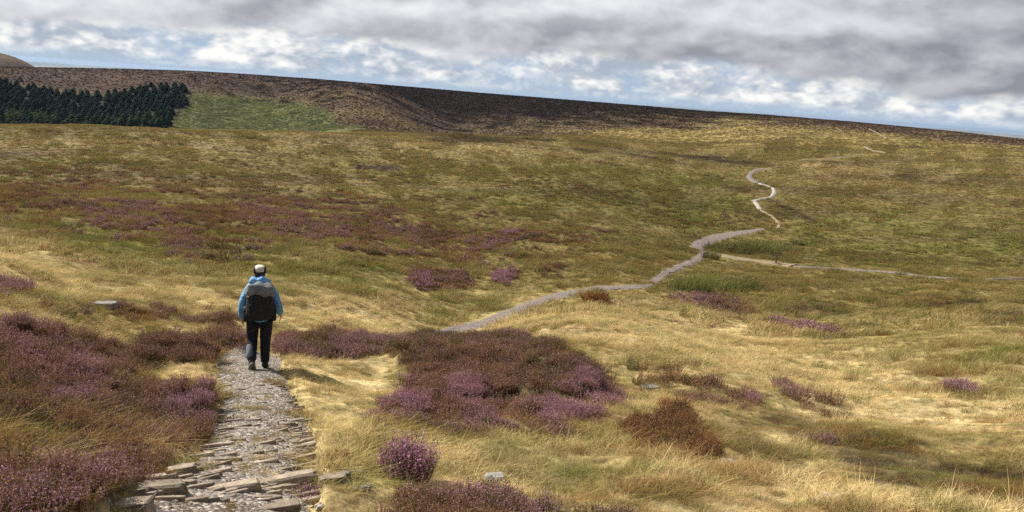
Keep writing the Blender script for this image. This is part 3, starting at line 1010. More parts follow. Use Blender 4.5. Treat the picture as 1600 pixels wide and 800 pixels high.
M_FLAG = mat_gravel('flagstones', (.23, .205, .18), (.30, .275, .24), (.38, .35, .31))
M_TROD = mat_gravel('trodden_grass', (.17, .128, .075), (.22, .168, .10), (.26, .22, .165))
TRAIL_LABEL = ['pale flagstone path zigzagging across the wet moor', 'gravel footpath curling above the flagstones', 'faint trodden line joining gravel bend to flagstones', 'trodden grass way passing the marker post',
               'thin pale path crossing the moor to the right edge', 'pale trodden trail on the far moor', 'pale trail bending on the far slope', 'pale trail climbing near the skyline']
for i, (line, wid, kind) in enumerate(TRAILS):
    L = resample(line, 60)
    G = np.array([ground(*p) for p in L])
    for _ in range(2):
        G[1:-1] = (G[:-2] + G[1:-1] * 2 + G[2:]) / 4
    T = np.gradient(G[:, :2], axis=0)
    T /= np.linalg.norm(T, axis=1, keepdims=True) + 1e-6
    Nn = np.stack([-T[:, 1], T[:, 0], 0 * T[:, 0]], 1) * wid / 2
    W = (.55 + .9 * fbm(np.arange(60.) / 3.5, np.full(60, i * 7.3), 97, 3))[:, None]
    drape('path', G + Nn * W, G - Nn * W, 3, {'flag': M_FLAG, 'flag2': M_MAUVE, 'gravel': M_MAUVE, 'straw': M_TROD}[kind], 0.10 + G[:, 1].mean() * 0.0006, 0.0, kind='structure', label=TRAIL_LABEL[i])


# ------------------------------------------------------------------ stones
def hull_stone(name, sx, sy, sz, mat, seed, flat=0.9, pts=22):
    """an angular stone: hull of points pushed towards the faces of a box, edges softened"""
    q = np.random.default_rng(seed)
    bm = bmesh.new()
    P = []
    if flat > .5:            # a split slab: box corners and edge middles, knocked about
        for tz in (-1, 1):
            for cx, cy in ((-1, -1), (0, -1.05), (1, -1), (1.05, 0), (1, 1), (0, 1.05), (-1, 1), (-1.05, 0)):
                P.append((cx * q.uniform(.72, 1), cy * q.uniform(.7, 1), tz * q.uniform(.72, 1)))
    else:
        for _ in range(pts):
            v = q.normal(0, 1, 3)
            P.append(tuple(v / np.linalg.norm(v) * q.uniform(.8, 1)))
    for v in P:
        bm.verts.new((v[0] * sx / 2, v[1] * sy / 2, v[2] * sz / 2))
    r = bmesh.ops.convex_hull(bm, input=bm.verts)
    loose = [v for v in bm.verts if not v.link_faces]
    bmesh.ops.delete(bm, geom=loose, context='VERTS')
    if flat > .5:
        bmesh.ops.bevel(bm, geom=bm.edges[:], offset=min(sx, sy, sz) * .10, segments=1, affect='EDGES')
    bmesh.ops.recalc_face_normals(bm, faces=bm.faces)
    me = bpy.data.meshes.new(name)
    bm.to_mesh(me); bm.free()
    me.materials.append(mat)
    return me


def stone_at(px, py, wpx, depth, high, mat, seed, rz, parent=None, name='stone', sink=.35, tilt=0.0, **props):
    p = ground(px, py)
    w = metres(wpx, p)
    o = link(name, hull_stone(name, w, depth * (.62 if parent else 1), high, mat, seed, .9, 26), parent, **props)
    o.location = (p.x, p.y, p.z + high * (.5 - sink))
    o.rotation_euler = (tilt - .12, random.uniform(-.07, .07), rz)
    return o


RZ = math.radians(19)
for i, (px, py, w, dep, hi, da) in enumerate([
    (247, 774, 92, .26, .17, -2), (362, 770, 96, .20, .13, 7), (452, 762, 92, .24, .20, 12), (268, 740, 74, .16, .09, 2), (232, 752, 60, .13, .08, 4),
    (196, 800, 86, .22, .12, -3), (418, 800, 100, .20, .08, 3), (520, 753, 44, .16, .10, 8), (455, 722, 88, .10, .07, 12), (395, 728, 80, .10, .06, 10),
    (330, 742, 70, .09, .06, 8), (340, 716, 60, .08, .06, 9), (478, 690, 48, .09, .06, 14), (330, 700, 78, .10, .07, 12), (430, 790, 50, .12, .06, 0), (474, 785, 60, .10, .05, 4)]):
    stone_at(px, py, w, dep, hi, M_STONE, 300 + i, RZ + math.radians(da), NEARPATH, sink=.46)
k = 0
while k < 230:
    t = random.random() ** 0.8
    yy = 590 + 205 * t
    xl = np.interp(yy, [p[1] for p in NEARPATH_L], [p[0] for p in NEARPATH_L]); xr = np.interp(yy, [p[1] for p in NEARPATH_R], [p[0] for p in NEARPATH_R])
    u = random.uniform(.03, .97)
    wpx = random.uniform(.05, .26) * (xr - xl) * (1.0 if t > .3 else .6)
    stone_at(xl + (xr - xl) * u, yy, wpx, random.uniform(.035, .075), random.uniform(.05, .10), M_STONE, 400 + k, RZ + math.radians(random.gauss(10, 7)), NEARPATH, sink=random.uniform(.44, .60))
    k += 1

for i, (px, py, w, dep, hi, lab, m) in enumerate([
    (163, 483, 40, .42, .20, 'flat grey rock slab lying in the grass left of the walker', M_ROCK), (1298, 784, 31, .22, .06, 'pale flat stone lying in straw grass near the bottom right', M_STONE),
    (772, 758, 36, .16, .13, 'rounded grey rock behind the nearest heather at the bottom', M_ROCK), (1140, 723, 30, .18, .04, 'thin dark slab half buried right of the rusty heather mound', M_ROCK),
    (1015, 606, 26, .3, .05, 'grey slab showing on the bare patch right of the heather bank', M_ROCK), (538, 748, 18, .10, .07, 'small dark stone beside the right end of the slate step', M_ROCK),
    (572, 766, 15, .07, .05, 'small flat grey stone between the path and nearest heather', M_ROCK), (556, 768, 9, .05, .04, 'tiny grey stone near two small stones right of the path', M_ROCK),
    (502, 797, 13, .07, .05, 'small white stone at the bottom edge beside the path', M_FLAG), (716, 733, 16, .1, .06, 'small pale stone in grass right of the round purple heather bush', M_ROCK), (612, 688, 10, .06, .05, 'tiny grey stone on the bare grass above the purple heather bush', M_ROCK)]):
    o = stone_at(px, py, w, dep, hi, m, 700 + i, math.radians(random.uniform(-15, 25)), name='rock', sink=.22 if i else -.05, label=lab, category='rock')

L_PEB = bpy.data.collections.new('pebble')
for i in range(5):
    L_PEB.objects.link(bpy.data.objects.new('pebble_%d' % i, hull_stone('pebble_%d' % i, 1, .8, .5, M_STONE, 800 + i, .4, 14)))
def pebbles():
    x, y, z, r, c = candidates(3.2, 13.5, 900, 26)
    on = (c['p'] > .5) & (rng.uniform(0, 1, len(x)) < .25 + .75 * sstep(.42, .6, fbm(x / .5, y / .5, 95, 3)))
    on &= ~((c['px'] > 700))
    k = on.sum()
    s = np.clip(rng.lognormal(-4.1, .5, k), .008, .06)
    scatter('gravel', L_PEB, np.stack([x, y, z + .03], 1)[on], np.ones((k, 3)), s, tilt=.5, kind='stuff', label='loose slate chips on the stone path', category='gravel')
pebbles()


# ------------------------------------------------------------------ single plants that can be told apart
def mat_own(name, cols, trans=.3, flower=None):
    m, n, out = material(name)
    rnd = n.node('ShaderNodeNewGeometry').outputs['Random Per Island']
    tip = n.attr('tip', 'GEOMETRY', 'Fac')
    col = n.mix(n.rng(rnd, 0, 1, 0, 1, False), *cols)
    if flower:
        r2 = n.math('FRACT', n.math('MULTIPLY', rnd, 17.3))
        col = n.mix(n.math('MULTIPLY', n.rng(tip, .45, .7), n.math('LESS_THAN', r2, flower[0])), col, n.mix(n.math('FRACT', n.math('MULTIPLY', rnd, 5.1)), flower[1], flower[2]))
    else:
        col = n.vec('SCALE', col, n.rng(tip, 0, 1, .65, 1.2, False))
    d = n.node('ShaderNodeBsdfDiffuse'); tr = n.node('ShaderNodeBsdfTranslucent')
    n.put(d.inputs[0], col); n.put(tr.inputs[0], col)
    mx = n.node('ShaderNodeMixShader'); mx.inputs[0].default_value = trans
    n.t.links.new(d.outputs[0], mx.inputs[1]); n.t.links.new(tr.outputs[0], mx.inputs[2]); n.t.links.new(mx.outputs[0], out.inputs[0])
    return m


M_BLOOM = mat_own('heather_in_bloom', [(.07, .05, .025), (.11, .085, .035)], .25, (.85, (.26, .10, .16), (.48, .27, .38)))
M_RUST = mat_own('rusty_heather', [(.12, .05, .022), (.22, .10, .035)], .25)
M_RUSH = mat_own('rushes', [(.09, .11, .035), (.22, .225, .075)], .3)
M_RUSHD = mat_own('dark_rushes', [(.06, .07, .022), (.14, .13, .05)], .3)


def plant(name, px, py, spec, mat, lab, cat, rz=0, sink=.02, scale=(1, 1, 1)):
    V, Fc, T = spec
    o = link(name, mesh_np(name, V, Fc, [mat], {'tip': T}, smooth=False), label=lab, category=cat)
    o.location = ground(px, py) - Vector((0, 0, sink))
    o.rotation_euler = (0, 0, rz)
    o.scale = scale
    return o


plant('heather_bush', 636, 752, sprigs(330, .25, .24, .33, 12, .0105, seed=901, spread=.35), M_BLOOM, 'round bright purple heather bush standing alone in the grass', 'heather', scale=(1.15, 1.15, 1.45))
plant('heather_bush', 530, 724, sprigs(120, .10, .08, .15, 8, .009, seed=902, spread=.8), M_RUST, 'small rusty brown heather tuft at the right edge of the path', 'heather')
plant('heather_bush', 478, 778, sprigs(110, .10, .07, .15, 8, .009, seed=903, spread=.8), M_BLOOM, 'small heather sprig growing in front of the slate step', 'heather')
plant('heather_bush', 928, 474, sprigs(160, .95, .5, .85, 9, .06, .02, seed=905), M_RUST, 'dark brown heather bush just below the gravel path', 'heather')
for i, (px, py, nb, rad, h, w, m, lab, sc) in enumerate([
    (1078, 455, 520, 1.6, 1.15, .030, M_RUSH, 'tall green rushes where the gravel path ends, nearest clump', (1.1, .8, 1)), (1125, 456, 520, 1.9, 1.1, .030, M_RUSH, 'wide green rush clump in the middle of the rush bed', (1.2, .8, 1)),
    (1165, 452, 300, 1.4, .9, .030, M_RUSHD, 'lower greyish rush clump at the right end of the rush bed', (1.2, .8, 1)),
    (1110, 405, 240, 1.1, .95, .04, M_RUSHD, 'small round dark tussock standing on the trodden grass', (1, .9, 1)),
    (1150, 394, 420, 2.6, 1.1, .05, M_RUSHD, 'olive rush bed below the brown gravel bend', (1.8, 1, 1)), (1190, 391, 420, 2.6, 1.1, .05, M_RUSH, 'olive rush bed left of the marker post, beyond it', (1.5, 1, 1)),
    (1212, 400, 130, 1.0, .7, .05, M_RUSHD, 'small dark scrubby tuft just behind the marker post', (1, 1, 1))]):
    plant('rush_clump', px, py, blades(nb, rad, h * .85, h * 1.75, w, .26, (.12, -.03), seed=920 + i), m, lab, 'rushes', scale=sc)

# ------------------------------------------------------------------ marker post
def tapered(name, rings, sides, mat, cap=True, smooth=True):
    """rings: (x, y, z, radius)"""
    V, Fc = [], []
    for (x, y, z, r) in rings:
        for s in range(sides):
            a = 2 * math.pi * s / sides
            V.append((x + r * math.cos(a), y + r * math.sin(a), z))
    for k in range(len(rings) - 1):
        for s in range(sides):
            a, b = k * sides + s, k * sides + (s + 1) % sides
            Fc.append((a, b, b + sides, a + sides))
    if cap:
        Fc.append(tuple(range((len(rings) - 1) * sides, len(rings) * sides)))
        Fc.append(tuple(range(sides - 1, -1, -1)))
    return mesh_np(name, V, Fc, [mat], smooth=smooth)


M_WOOD = plain('weathered_wood', (.13, .085, .05), .85, .2, .4, 12, .4, .01)
p = ground(1212, 413)
post = empty('marker_post', p + Vector((0, 0, .12)), .2, label='short brown wooden marker post where the grass paths meet', category='post')
link('shaft', tapered('shaft', [(0, 0, -.4, .12), (0, 0, .95, .115), (0.0, 0, 1.02, .085)], 4, M_WOOD, smooth=False), post)
M_DISC = plain('marker_disc', (.45, .42, .32), .6)
link('marker_disc', tapered('marker_disc', [(0, -.088, .86, .055), (0, -.080, .86, .055)], 10, M_DISC), post)


# ------------------------------------------------------------------ trees of the plantation
def conifer(seed, h, rad, whorls=17, per=8):
    q = np.random.default_rng(seed)
    V, Fc, T = [], [], []
    for w in range(whorls):
        t = (w + .3) / whorls
        z = h * (.10 + .88 * t)
        R_ = rad * (1 - t) ** .48 * q.uniform(.8, 1.15) + .12
        for b in range(per):
            a = 6.283 * b / per + q.uniform(0, .8) + w
            L = R_ * q.uniform(.7, 1.2)
            ca, sa = math.cos(a), math.sin(a)
            wd = L * .34 + .12
            dz = -L * .28
            o = len(V)
            V += [(0, 0, z + .3), (ca * L * .6 - sa * wd, sa * L * .6 + ca * wd, z + dz * .5 + q.normal(0, .12)), (ca * L, sa * L, z + dz + .25),
                  (ca * L * .6 + sa * wd, sa * L * .6 - ca * wd, z + dz * .5 + q.normal(0, .12)), (ca * L * .55, sa * L * .55, z + dz - .65)]
            Fc += [(o, o + 1, o + 2), (o, o + 2, o + 3), (o, o + 4, o + 2)]
            T += [t] * 5
    o = len(V)
    V += [(-.12, 0, h * .93), (.12, 0, h * .93), (0, .1, h * 1.02)]; Fc.append((o, o + 1, o + 2)); T += [1] * 3
    return V, Fc, T


def leafy(seed, h, rad, nl=420):
    q = np.random.default_rng(seed)
    V, Fc, T = [], [], []
    lobes = [(q.normal(0, rad * .4), q.normal(0, rad * .4), h * q.uniform(.45, .85), rad * q.uniform(.45, .65)) for _ in range(8)]
    for _ in range(nl):
        cx, cy, cz, r = lobes[q.integers(0, 8)]
        u = q.normal(0, 1, 3); u /= np.linalg.norm(u)
        c = np.array([cx, cy, cz]) + u * r * q.uniform(.75, 1.05)
        a = q.normal(0, 1, 3) ; a /= np.linalg.norm(a); b = np.cross(a, u); b /= np.linalg.norm(b) + 1e-6
        s = q.uniform(.25, .5)
        o = len(V)
        V += [tuple(c - a * s), tuple(c + b * s * .6), tuple(c + a * s), tuple(c - b * s * .6)]; Fc.append((o, o + 1, o + 2, o + 3)); T += [.5] * 4
    return V, Fc, T


M_CON = mat_own('spruce_needles', [(.018, .034, .026), (.046, .068, .046)], .1)
M_CON2 = mat_own('young_conifer_needles', [(.030, .055, .030), (.060, .088, .045)], .15)
M_LEAF = mat_own('broad_leaves', [(.07, .09, .04), (.12, .14, .06)], .2)
M_BARK = plain('bark', (.06, .045, .035), .9)
CON = [mesh_np('spruce_crown', *conifer(1000 + i, 10.5, 4.5, 19, 9)[:2], [M_CON], {'tip': conifer(1000 + i, 10.5, 4.5, 19, 9)[2]}, False) for i in range(4)]
CON2 = [mesh_np('young_crown', *conifer(1100 + i, 8.6, 2.9, 14, 8)[:2], [M_CON2], {'tip': conifer(1100 + i, 8.6, 2.9, 14, 8)[2]}, False) for i in range(3)]
LEAF = mesh_np('leaf_crown', *leafy(1200, 9.0, 4.0)[:2], [M_LEAF], {'tip': leafy(1200, 9.0, 4.0)[2]}, False)
TRUNK = tapered('trunk', [(0, 0, -.6, .26), (0, 0, 3, .2), (0, 0, 11, .05)], 6, M_BARK)
TRUNK2 = tapered('trunk', [(0, 0, -.6, .2), (0, 0, 3, .16), (.1, 0, 7, .05)], 6, M_BARK)


def tree(name, loc, crown, trunk, s, lab, group=None):
    e = empty(name, loc, random.uniform(0, 6.28), label=lab, category='tree')
    if group:
        e['group'] = group
    e.scale = (s * random.uniform(1.1, 1.45), s * random.uniform(1.1, 1.45), s)
    link('trunk', trunk, e)
    link('crown', crown, e)
    return e


def wood():
    pts = []
    rows = np.linspace(548, 728, 13)
    for i, r in enumerate(rows):
        az = -37.2 + (i % 2) * .25
        while az < -22.4:
            a = math.radians(az + random.gauss(0, .10)); rr = r + random.gauss(0, 3.0)
            pts.append((rr * math.sin(a), rr * math.cos(a), i))
            az += 0.47 + random.gauss(0, .05)
    P = np.array(pts)
    Z = height(P[:, 0], P[:, 1])
    px, py = project(P[:, 0], P[:, 1], Z)
    lim = np.interp(py, [140, 150, 160, 195, 230], [296, 294, 288, 262, 250])
    for (x, y, i), z, X, Y, l in zip(P, Z, px, py, lim):
        if X > l + random.gauss(0, 4) or X < -45:
            continue
        if i < 3 and X > 55 and random.random() < .8:
            tree('conifer_tree', (x, y, z - .3), random.choice(CON2), TRUNK2, random.uniform(.85, 1.2), 'paler young conifer in the front rows of the hillside plantation', 'young conifers along the front of the plantation')
        else:
            tree('conifer_tree', (x, y, z - .3), random.choice(CON), TRUNK, random.uniform(.56, .70), 'dark conifer packed among others in the hillside plantation', 'dark conifers of the hillside plantation')


wood()
for px, py, s, lab in [(22, 172, 1.0, 'rounded pale green tree at the left end of the plantation'), (62, 172, .95, 'rounded pale tree in the plantation, second from its left end'), (24, 188, .7, 'small pale broadleaf tree low at the plantation front')]:
    d = ray(px, py); rr = 556.0 if py > 180 else 575.0
    x, y = d[0] / math.hypot(d[0], d[1]) * rr, d[1] / math.hypot(d[0], d[1]) * rr
    tree('broadleaf_tree', (x, y, float(height(np.array([x]), np.array([y]))[0]) + (0 if s < .9 else 1.5)), LEAF, TRUNK2, s, lab)
for px, py, s, lab in [(236, 136, .46, 'lone dark conifer on the brown hillside above the plantation'), (87, 119, .26, 'tiny lone bush tree on the brown hill above the plantation'), (34, 128, .26, 'tiny dark tree on the far left of the brown hill')]:
    tree('conifer_tree', ground(px, py), CON[0], TRUNK, s, lab)


# ------------------------------------------------------------------ sheep on the far slope
def superbox(cx, cy, cz, sx, sy, sz, e=0.45, nu=20, nv=12, rot=None, fn=None):
    V, Fc = [], []
    def p_(c, m):
        return math.copysign(abs(c) ** m, c)
    for i in range(nv + 1):
        v = -math.pi / 2 + math.pi * i / nv
        for j in range(nu):
            u = 2 * math.pi * j / nu
            q = [sx / 2 * p_(math.cos(v), e) * p_(math.cos(u), e), sy / 2 * p_(math.cos(v), e) * p_(math.sin(u), e), sz / 2 * p_(math.sin(v), e)]
            if fn:
                q = fn(*q)
            q = Vector(q)
            if rot:
                q = rot @ q
            V.append((q.x + cx, q.y + cy, q.z + cz))
    for i in range(nv):
        for j in range(nu):
            a, b = i * nu + j, i * nu + (j + 1) % nu
            Fc.append((a, b, b + nu, a + nu))
    return V, Fc


M_WOOL = plain('fleece', (.62, .58, .50), .95, .1, .15, 14, .6, .03)
M_FACE = plain('sheep_face', (.10, .08, .07), .8)
for px, py, rz, lab in [(661, 196, .4, 'white sheep grazing on the shaded far slope'), (933, 207, 2.6, 'white sheep at the foot of the far slope further right')]:
    p = ground(px, py)
    V, Fc = superbox(0, 0, .58, 1.15, .52, .56, .8, fn=lambda x, y, z: (x, y * (1 + .12 * math.sin(x * 9)), z + .03 * math.cos(x * 7)))
    def add(W):
        o = len(V)
        V.extend(W[0]); Fc.extend([tuple(i + o for i in f) for f in W[1]])
    add(superbox(.60, 0, .62, .30, .22, .34, .9, 10, 6, Matrix.Rotation(.7, 3, 'Y')))
    add(superbox(.74, 0, .48, .28, .15, .16, .9, 10, 6, Matrix.Rotation(.7, 3, 'Y')))
    for sx, sy in ((.36, .14), (.36, -.14), (-.38, .14), (-.38, -.14)):
        add(superbox(sx, sy, .2, .11, .10, .5, .8, 8, 6))
    o = link('sheep', mesh_np('sheep', V, Fc, [M_WOOL]), label=lab, category='sheep')
    o.location = p - Vector((0, 0, .03)); o.rotation_euler = (0, 0, rz)


# ------------------------------------------------------------------ the walker
HP = ground(406, 577)
HAZ = math.atan2(HP.x, HP.y)
# size so that the cap reaches the height seen in the photograph
def _top(h):
    return project(np.array([HP.x]), np.array([HP.y]), np.array([HP.z + h]))[1][0]
HT = 1.0
while _top(HT) > 418 and HT < 2.3:
    HT += .005
SCALE_P = HT / 1.80
print('walker height', round(HT, 2), 'at', [round(v, 2) for v in HP])


def skin(name, joints, bones, mats, sub=2, root=0):
    """joints: name -> (x, y, z, rx, ry)"""
    keys = list(joints)
    me = bpy.data.meshes.new(name)
    me.from_pydata([joints[k][:3] for k in keys], [(keys.index(a), keys.index(b)) for a, b in bones], [])
    o = bpy.data.objects.new(name, me)
    COL.objects.link(o)
    sk = o.modifiers.new('skin', 'SKIN')
    sk.use_smooth_shade = True
    for i, k in enumerate(keys):
        v = me.skin_vertices[0].data[i]
        j = joints[k]
        v.radius = (j[3], j[4] if len(j) > 4 else j[3])
        v.use_root = (i == root)
    ss = o.modifiers.new('sub', 'SUBSURF')
    ss.levels = ss.render_levels = sub
    dg = bpy.context.evaluated_depsgraph_get()
    m2 = bpy.data.meshes.new_from_object(o.evaluated_get(dg))
    bpy.data.objects.remove(o)
    bpy.data.meshes.remove(me)
    m2.name = name
    m2.materials.clear()
    for m in mats:
        m2.materials.append(m)
    for p_ in m2.polygons:
        p_.use_smooth = True
    return m2


M_SKIN = plain('skin', (.50, .29, .20), .6, .3, .06, 30, .1)
M_JACKET = plain('blue_jacket', (.115, .30, .54), .55, .35, .30, 11, 1.0, .06)
M_TROUS = plain('dark_trousers', (.012, .014, .022), .8, .2, .3, 16, .7, .02)
M_PANEL = plain('grey_panel', (.12, .135, .17), .8, .2, .2, 20, .6, .015)
M_BOOT = plain('boot_leather', (.025, .023, .022), .7, .3, .3, 30, .4)
M_SOLE = plain('boot_sole', (.16, .155, .13), .8, .2, .4, 60, .5)
M_CAP = plain('pale_cap', (.52, .49, .42), .8, .2, .25, 30, .3)
M_CAPD = plain('dark_cap_panel', (.018, .018, .018), .8)
M_HAIR = plain('dark_hair', (.022, .016, .012), .6, .3, .4, 60, .6)
M_PACK = plain('black_pack', (.016, .016, .018), .75, .25, .35, 18, .8, .02)
M_LID = plain('grey_pack_lid', (.135, .138, .142), .6, .35, .28, 9, 1.0, .04)
M_STRAP = plain('strap_webbing', (.02, .02, .022), .7)
M_TRIM = plain('reflective_trim', (.55, .56, .56), .4, .5)
M_GLOVE = plain('dark_glove', (.02, .02, .022), .7)

J = {
    'pel': (0, 0, .98, .13, .10), 'spine': (0, .04, 1.15, .13, .10), 'chest': (0, .08, 1.34, .15, .11), 'neck0': (0, .11, 1.48, .06), 'neck1': (0, .14, 1.55, .052), 'head0': (0, .16, 1.62, .075, .085), 'head1': (0, .165, 1.71, .078, .09), 'crown': (0, .155, 1.77, .05, .055),
    'hl': (-.10, 0, .93, .095), 'kl': (-.115, .10, .52, .062), 'al': (-.12, -.24, .22, .042), 'hel': (-.12, -.27, .17, .030), 'tl': (-.12, -.22, .08, .026),
    'hr': (.10, 0, .93, .095), 'kr': (.085, .06, .50, .062), 'ar': (.08, -.02, .10, .042), 'tr': (.085, .15, .045, .034),
    'sl': (-.175, .09, 1.43, .06), 'el': (-.27, .02, 1.17, .045), 'wl': (-.285, .10, .93, .032), 'pl': (-.285, .13, .87, .034),
    'sr': (.175, .09, 1.43, .06), 'er': (.275, .02, 1.17, .045), 'wr': (.335, .12, .965, .032), 'pr': (.34, .16, .915, .034),
}
B = [('pel', 'spine'), ('spine', 'chest'), ('chest', 'neck0'), ('neck0', 'neck1'), ('neck1', 'head0'), ('head0', 'head1'), ('head1', 'crown'),
     ('pel', 'hl'), ('hl', 'kl'), ('kl', 'al'), ('al', 'hel'), ('hel', 'tl'), ('pel', 'hr'), ('hr', 'kr'), ('kr', 'ar'), ('ar', 'tr'),
     ('chest', 'sl'), ('sl', 'el'), ('el', 'wl'), ('wl', 'pl'), ('chest', 'sr'), ('sr', 'er'), ('er', 'wr'), ('wr', 'pr')]
# five fingers on each hand, unequal and curled
for s, sg in (('l', -1), ('r', 1)):
    bx, by, bz = J['p' + s][:3]
    for i, L in enumerate((.075, .085, .08, .062)):
        oy = (i - 1.5) * .019
        J[f'f{s}{i}a'] = (bx + sg * .004, by + oy, bz - .035, .0095)
        J[f'f{s}{i}b'] = (bx - sg * .004, by + oy + .006, bz - .035 - L * .5, .0088)
        J[f'f{s}{i}c'] = (bx - sg * .028, by + oy + .01, bz - .035 - L * .85, .0078)
        B += [('p' + s, f'f{s}{i}a'), (f'f{s}{i}a', f'f{s}{i}b'), (f'f{s}{i}b', f'f{s}{i}c')]
    J[f't{s}a'] = (bx - sg * .03, by + .03, bz + .0, .011); J[f't{s}b'] = (bx - sg * .042, by + .045, bz - .04, .009)
    B += [('p' + s, f't{s}a'), (f't{s}a', f't{s}b')]
person = link('person', skin('person', J, B, [M_SKIN]), label='walker in blue jacket, dark trousers and pale cap striding away down the stone path', category='person')
person.location = HP
person.rotation_euler = (0, 0, -HAZ)
person.scale = (SCALE_P,) * 3


def sub(js, names, grow, extra=None):
    d = {k: (*js[k][:3], js[k][3] + grow, (js[k][4] if len(js[k]) > 4 else js[k][3]) + grow) for k in names}
    if extra:
        d.update(extra)
    return d


jj = sub(J, ['spine', 'chest', 'sl', 'el', 'wl', 'sr', 'er', 'wr'], .022, {'hem': (0, -.02, .80, .215, .185), 'waist': (0, .02, 1.02, .175, .14), 'coll': (0, .115, 1.505, .088), 'el': (-.27, .02, 1.17, .076), 'er': (.275, .02, 1.17, .076), 'wl': (-.285, .095, .89, .062), 'wr': (.335, .12, .94, .060), 'sl': (-.17, .09, 1.43, .085), 'sr': (.17, .09, 1.43, .085),
                                                                             'ml': (-.23, .05, 1.30, .084), 'mr': (.235, .05, 1.30, .084), 'nl': (-.282, .055, 1.04, .070), 'nr': (.31, .065, 1.06, .070)})
link('jacket', skin('jacket', jj, [('hem', 'waist'), ('waist', 'spine'), ('spine', 'chest'), ('chest', 'coll'), ('chest', 'sl'), ('sl', 'ml'), ('ml', 'el'), ('el', 'nl'), ('nl', 'wl'), ('chest', 'sr'), ('sr', 'mr'), ('mr', 'er'), ('er', 'nr'), ('nr', 'wr')], [M_JACKET]), person)
tj = {'pel': (0, 0, .97, .155, .125), 'hl': (-.11, 0, .86, .125), 'ml': (-.12, .06, .70, .112), 'kl': (-.12, .10, .52, .096), 'cl': (-.128, -.06, .36, .090), 'al': (-.130, -.245, .235, .080),
      'hr': (.11, 0, .86, .125), 'mr': (.10, .035, .70, .112), 'kr': (.09, .06, .50, .096), 'cr': (.085, .02, .30, .086), 'ar': (.082, -.02, .11, .080)}
link('trousers', skin('trousers', tj, [('pel', 'hl'), ('hl', 'ml'), ('ml', 'kl'), ('kl', 'cl'), ('cl', 'al'), ('pel', 'hr'), ('hr', 'mr'), ('mr', 'kr'), ('kr', 'cr'), ('cr', 'ar')], [M_TROUS]), person)
pj = {'a': (-.136, .015, .44, .088, .082), 'b': (-.140, -.075, .355, .092, .088), 'c': (-.138, -.16, .265, .086, .082)}
link('calf_panel', skin('calf_panel', pj, [('a', 'b'), ('b', 'c')], [M_PANEL], root=1), person, label='grey panel on the raised trouser leg')


def boot(flat, rot, loc):
    e = bpy.data.objects.new('boot', None); COL.objects.link(e)
    bj = {'t': (0, .00, .17, .060, .062), 'a': (0, .0, .09, .055, .060), 'h': (0, -.035, .05, .056), 'm': (0, .09, .055, .058, .050), 'toe': (0, .19, .045, .052, .040)}
    me = skin('boot', bj, [('t', 'a'), ('a', 'h'), ('a', 'm'), ('m', 'toe')], [M_BOOT], root=1)
    bpy.data.objects.remove(e)
    o = link('boot', me, person)
    o.location, o.rotation_euler = loc, rot
    V, Fc = [], []
    out = []
    for k in range(20):
        a = 6.283 * k / 20
        yy = .075 + .165 * math.sin(a)
        ww = .052 + .012 * math.sin((yy + .09) / .33 * 3.1)
        out.append((ww * math.cos(a), yy))
    for z in (-.004, .026):
        V += [(x, y, z) for x, y in out]
    Fc = [tuple(range(19, -1, -1)), tuple(range(20, 40))] + [(k, (k + 1) % 20, 20 + (k + 1) % 20, 20 + k) for k in range(20)]
    so = link('sole', mesh_np('sole', V, Fc, [M_SOLE], smooth=False), o)
    return o


boot(True, (0, 0, -.08), (.08, -.02, 0.0))
boot(False, (math.radians(-62), 0, .05), (-.122, -.320, .175))

# hair, cap with darker sides, brim
hv = superbox(0, .150, 1.645, .172, .19, .20, .85)
link('hair', mesh_np('hair', *hv, [M_HAIR]), person)
cv = superbox(0, .165, 1.73, .180, .215, .14, .85, 24, 14)
cap = link('cap', mesh_np('cap', *cv, [M_CAP]), person)
for sx in (-1, 1):
    link('side_panel', mesh_np('side_panel', *superbox(sx * .076, .175, 1.715, .058, .19, .125, .8), [M_CAPD]), cap)
link('brim', mesh_np('brim', *superbox(0, .31, 1.70, .16, .16, .014, .8), [M_CAP]), cap)
link('strap', mesh_np('strap', *superbox(0, .068, 1.665, .075, .02, .026, .7, 12, 8), [M_CAPD]), cap)
# hood lying bunched on the shoulders above the pack
def fold(x, y, z):
    return (x, y, z + .022 * math.sin(x * 38) * (z > 0) - .10 * abs(x) * (z > 0))
link('hood', mesh_np('hood', *superbox(0, .045, 1.555, .35, .20, .155, .75, 32, 16, None, fold), [M_JACKET]), person)

# the pack is carried by the walker: a thing of its own
pack = empty('backpack', HP, -HAZ, label='large black rucksack with grey lid on the back of the walker', category='backpack')
pack.scale = (SCALE_P,) * 3
RX = Matrix.Rotation(math.radians(-7), 3, 'X')
def bagfn(x, y, z):
    k = 1 + .10 * (-z) / .25
    return (x * k * (1 + .012 * math.sin(z * 40)), y * (1 + .10 * math.cos(x * 5)), z + .012 * math.sin(x * 11))
link('bag', mesh_np('bag', *superbox(0, -.13, 1.195, .44, .33, .53, .50, 40, 26, RX, bagfn), [M_PACK]), pack)
def lidfn(x, y, z):
    return (x * (1 - .9 * max(0, z) - .0), y, z + .016 * math.sin(x * 30 + z * 26 + 8 * y) + .020 * math.sin(x * 13 - y * 24) - .35 * x * x)
lid = link('lid', mesh_np('lid', *superbox(0, -.125, 1.445, .465, .34, .22, .55, 48, 24, Matrix.Rotation(math.radians(-16), 3, 'X'), lidfn), [M_LID]), pack)
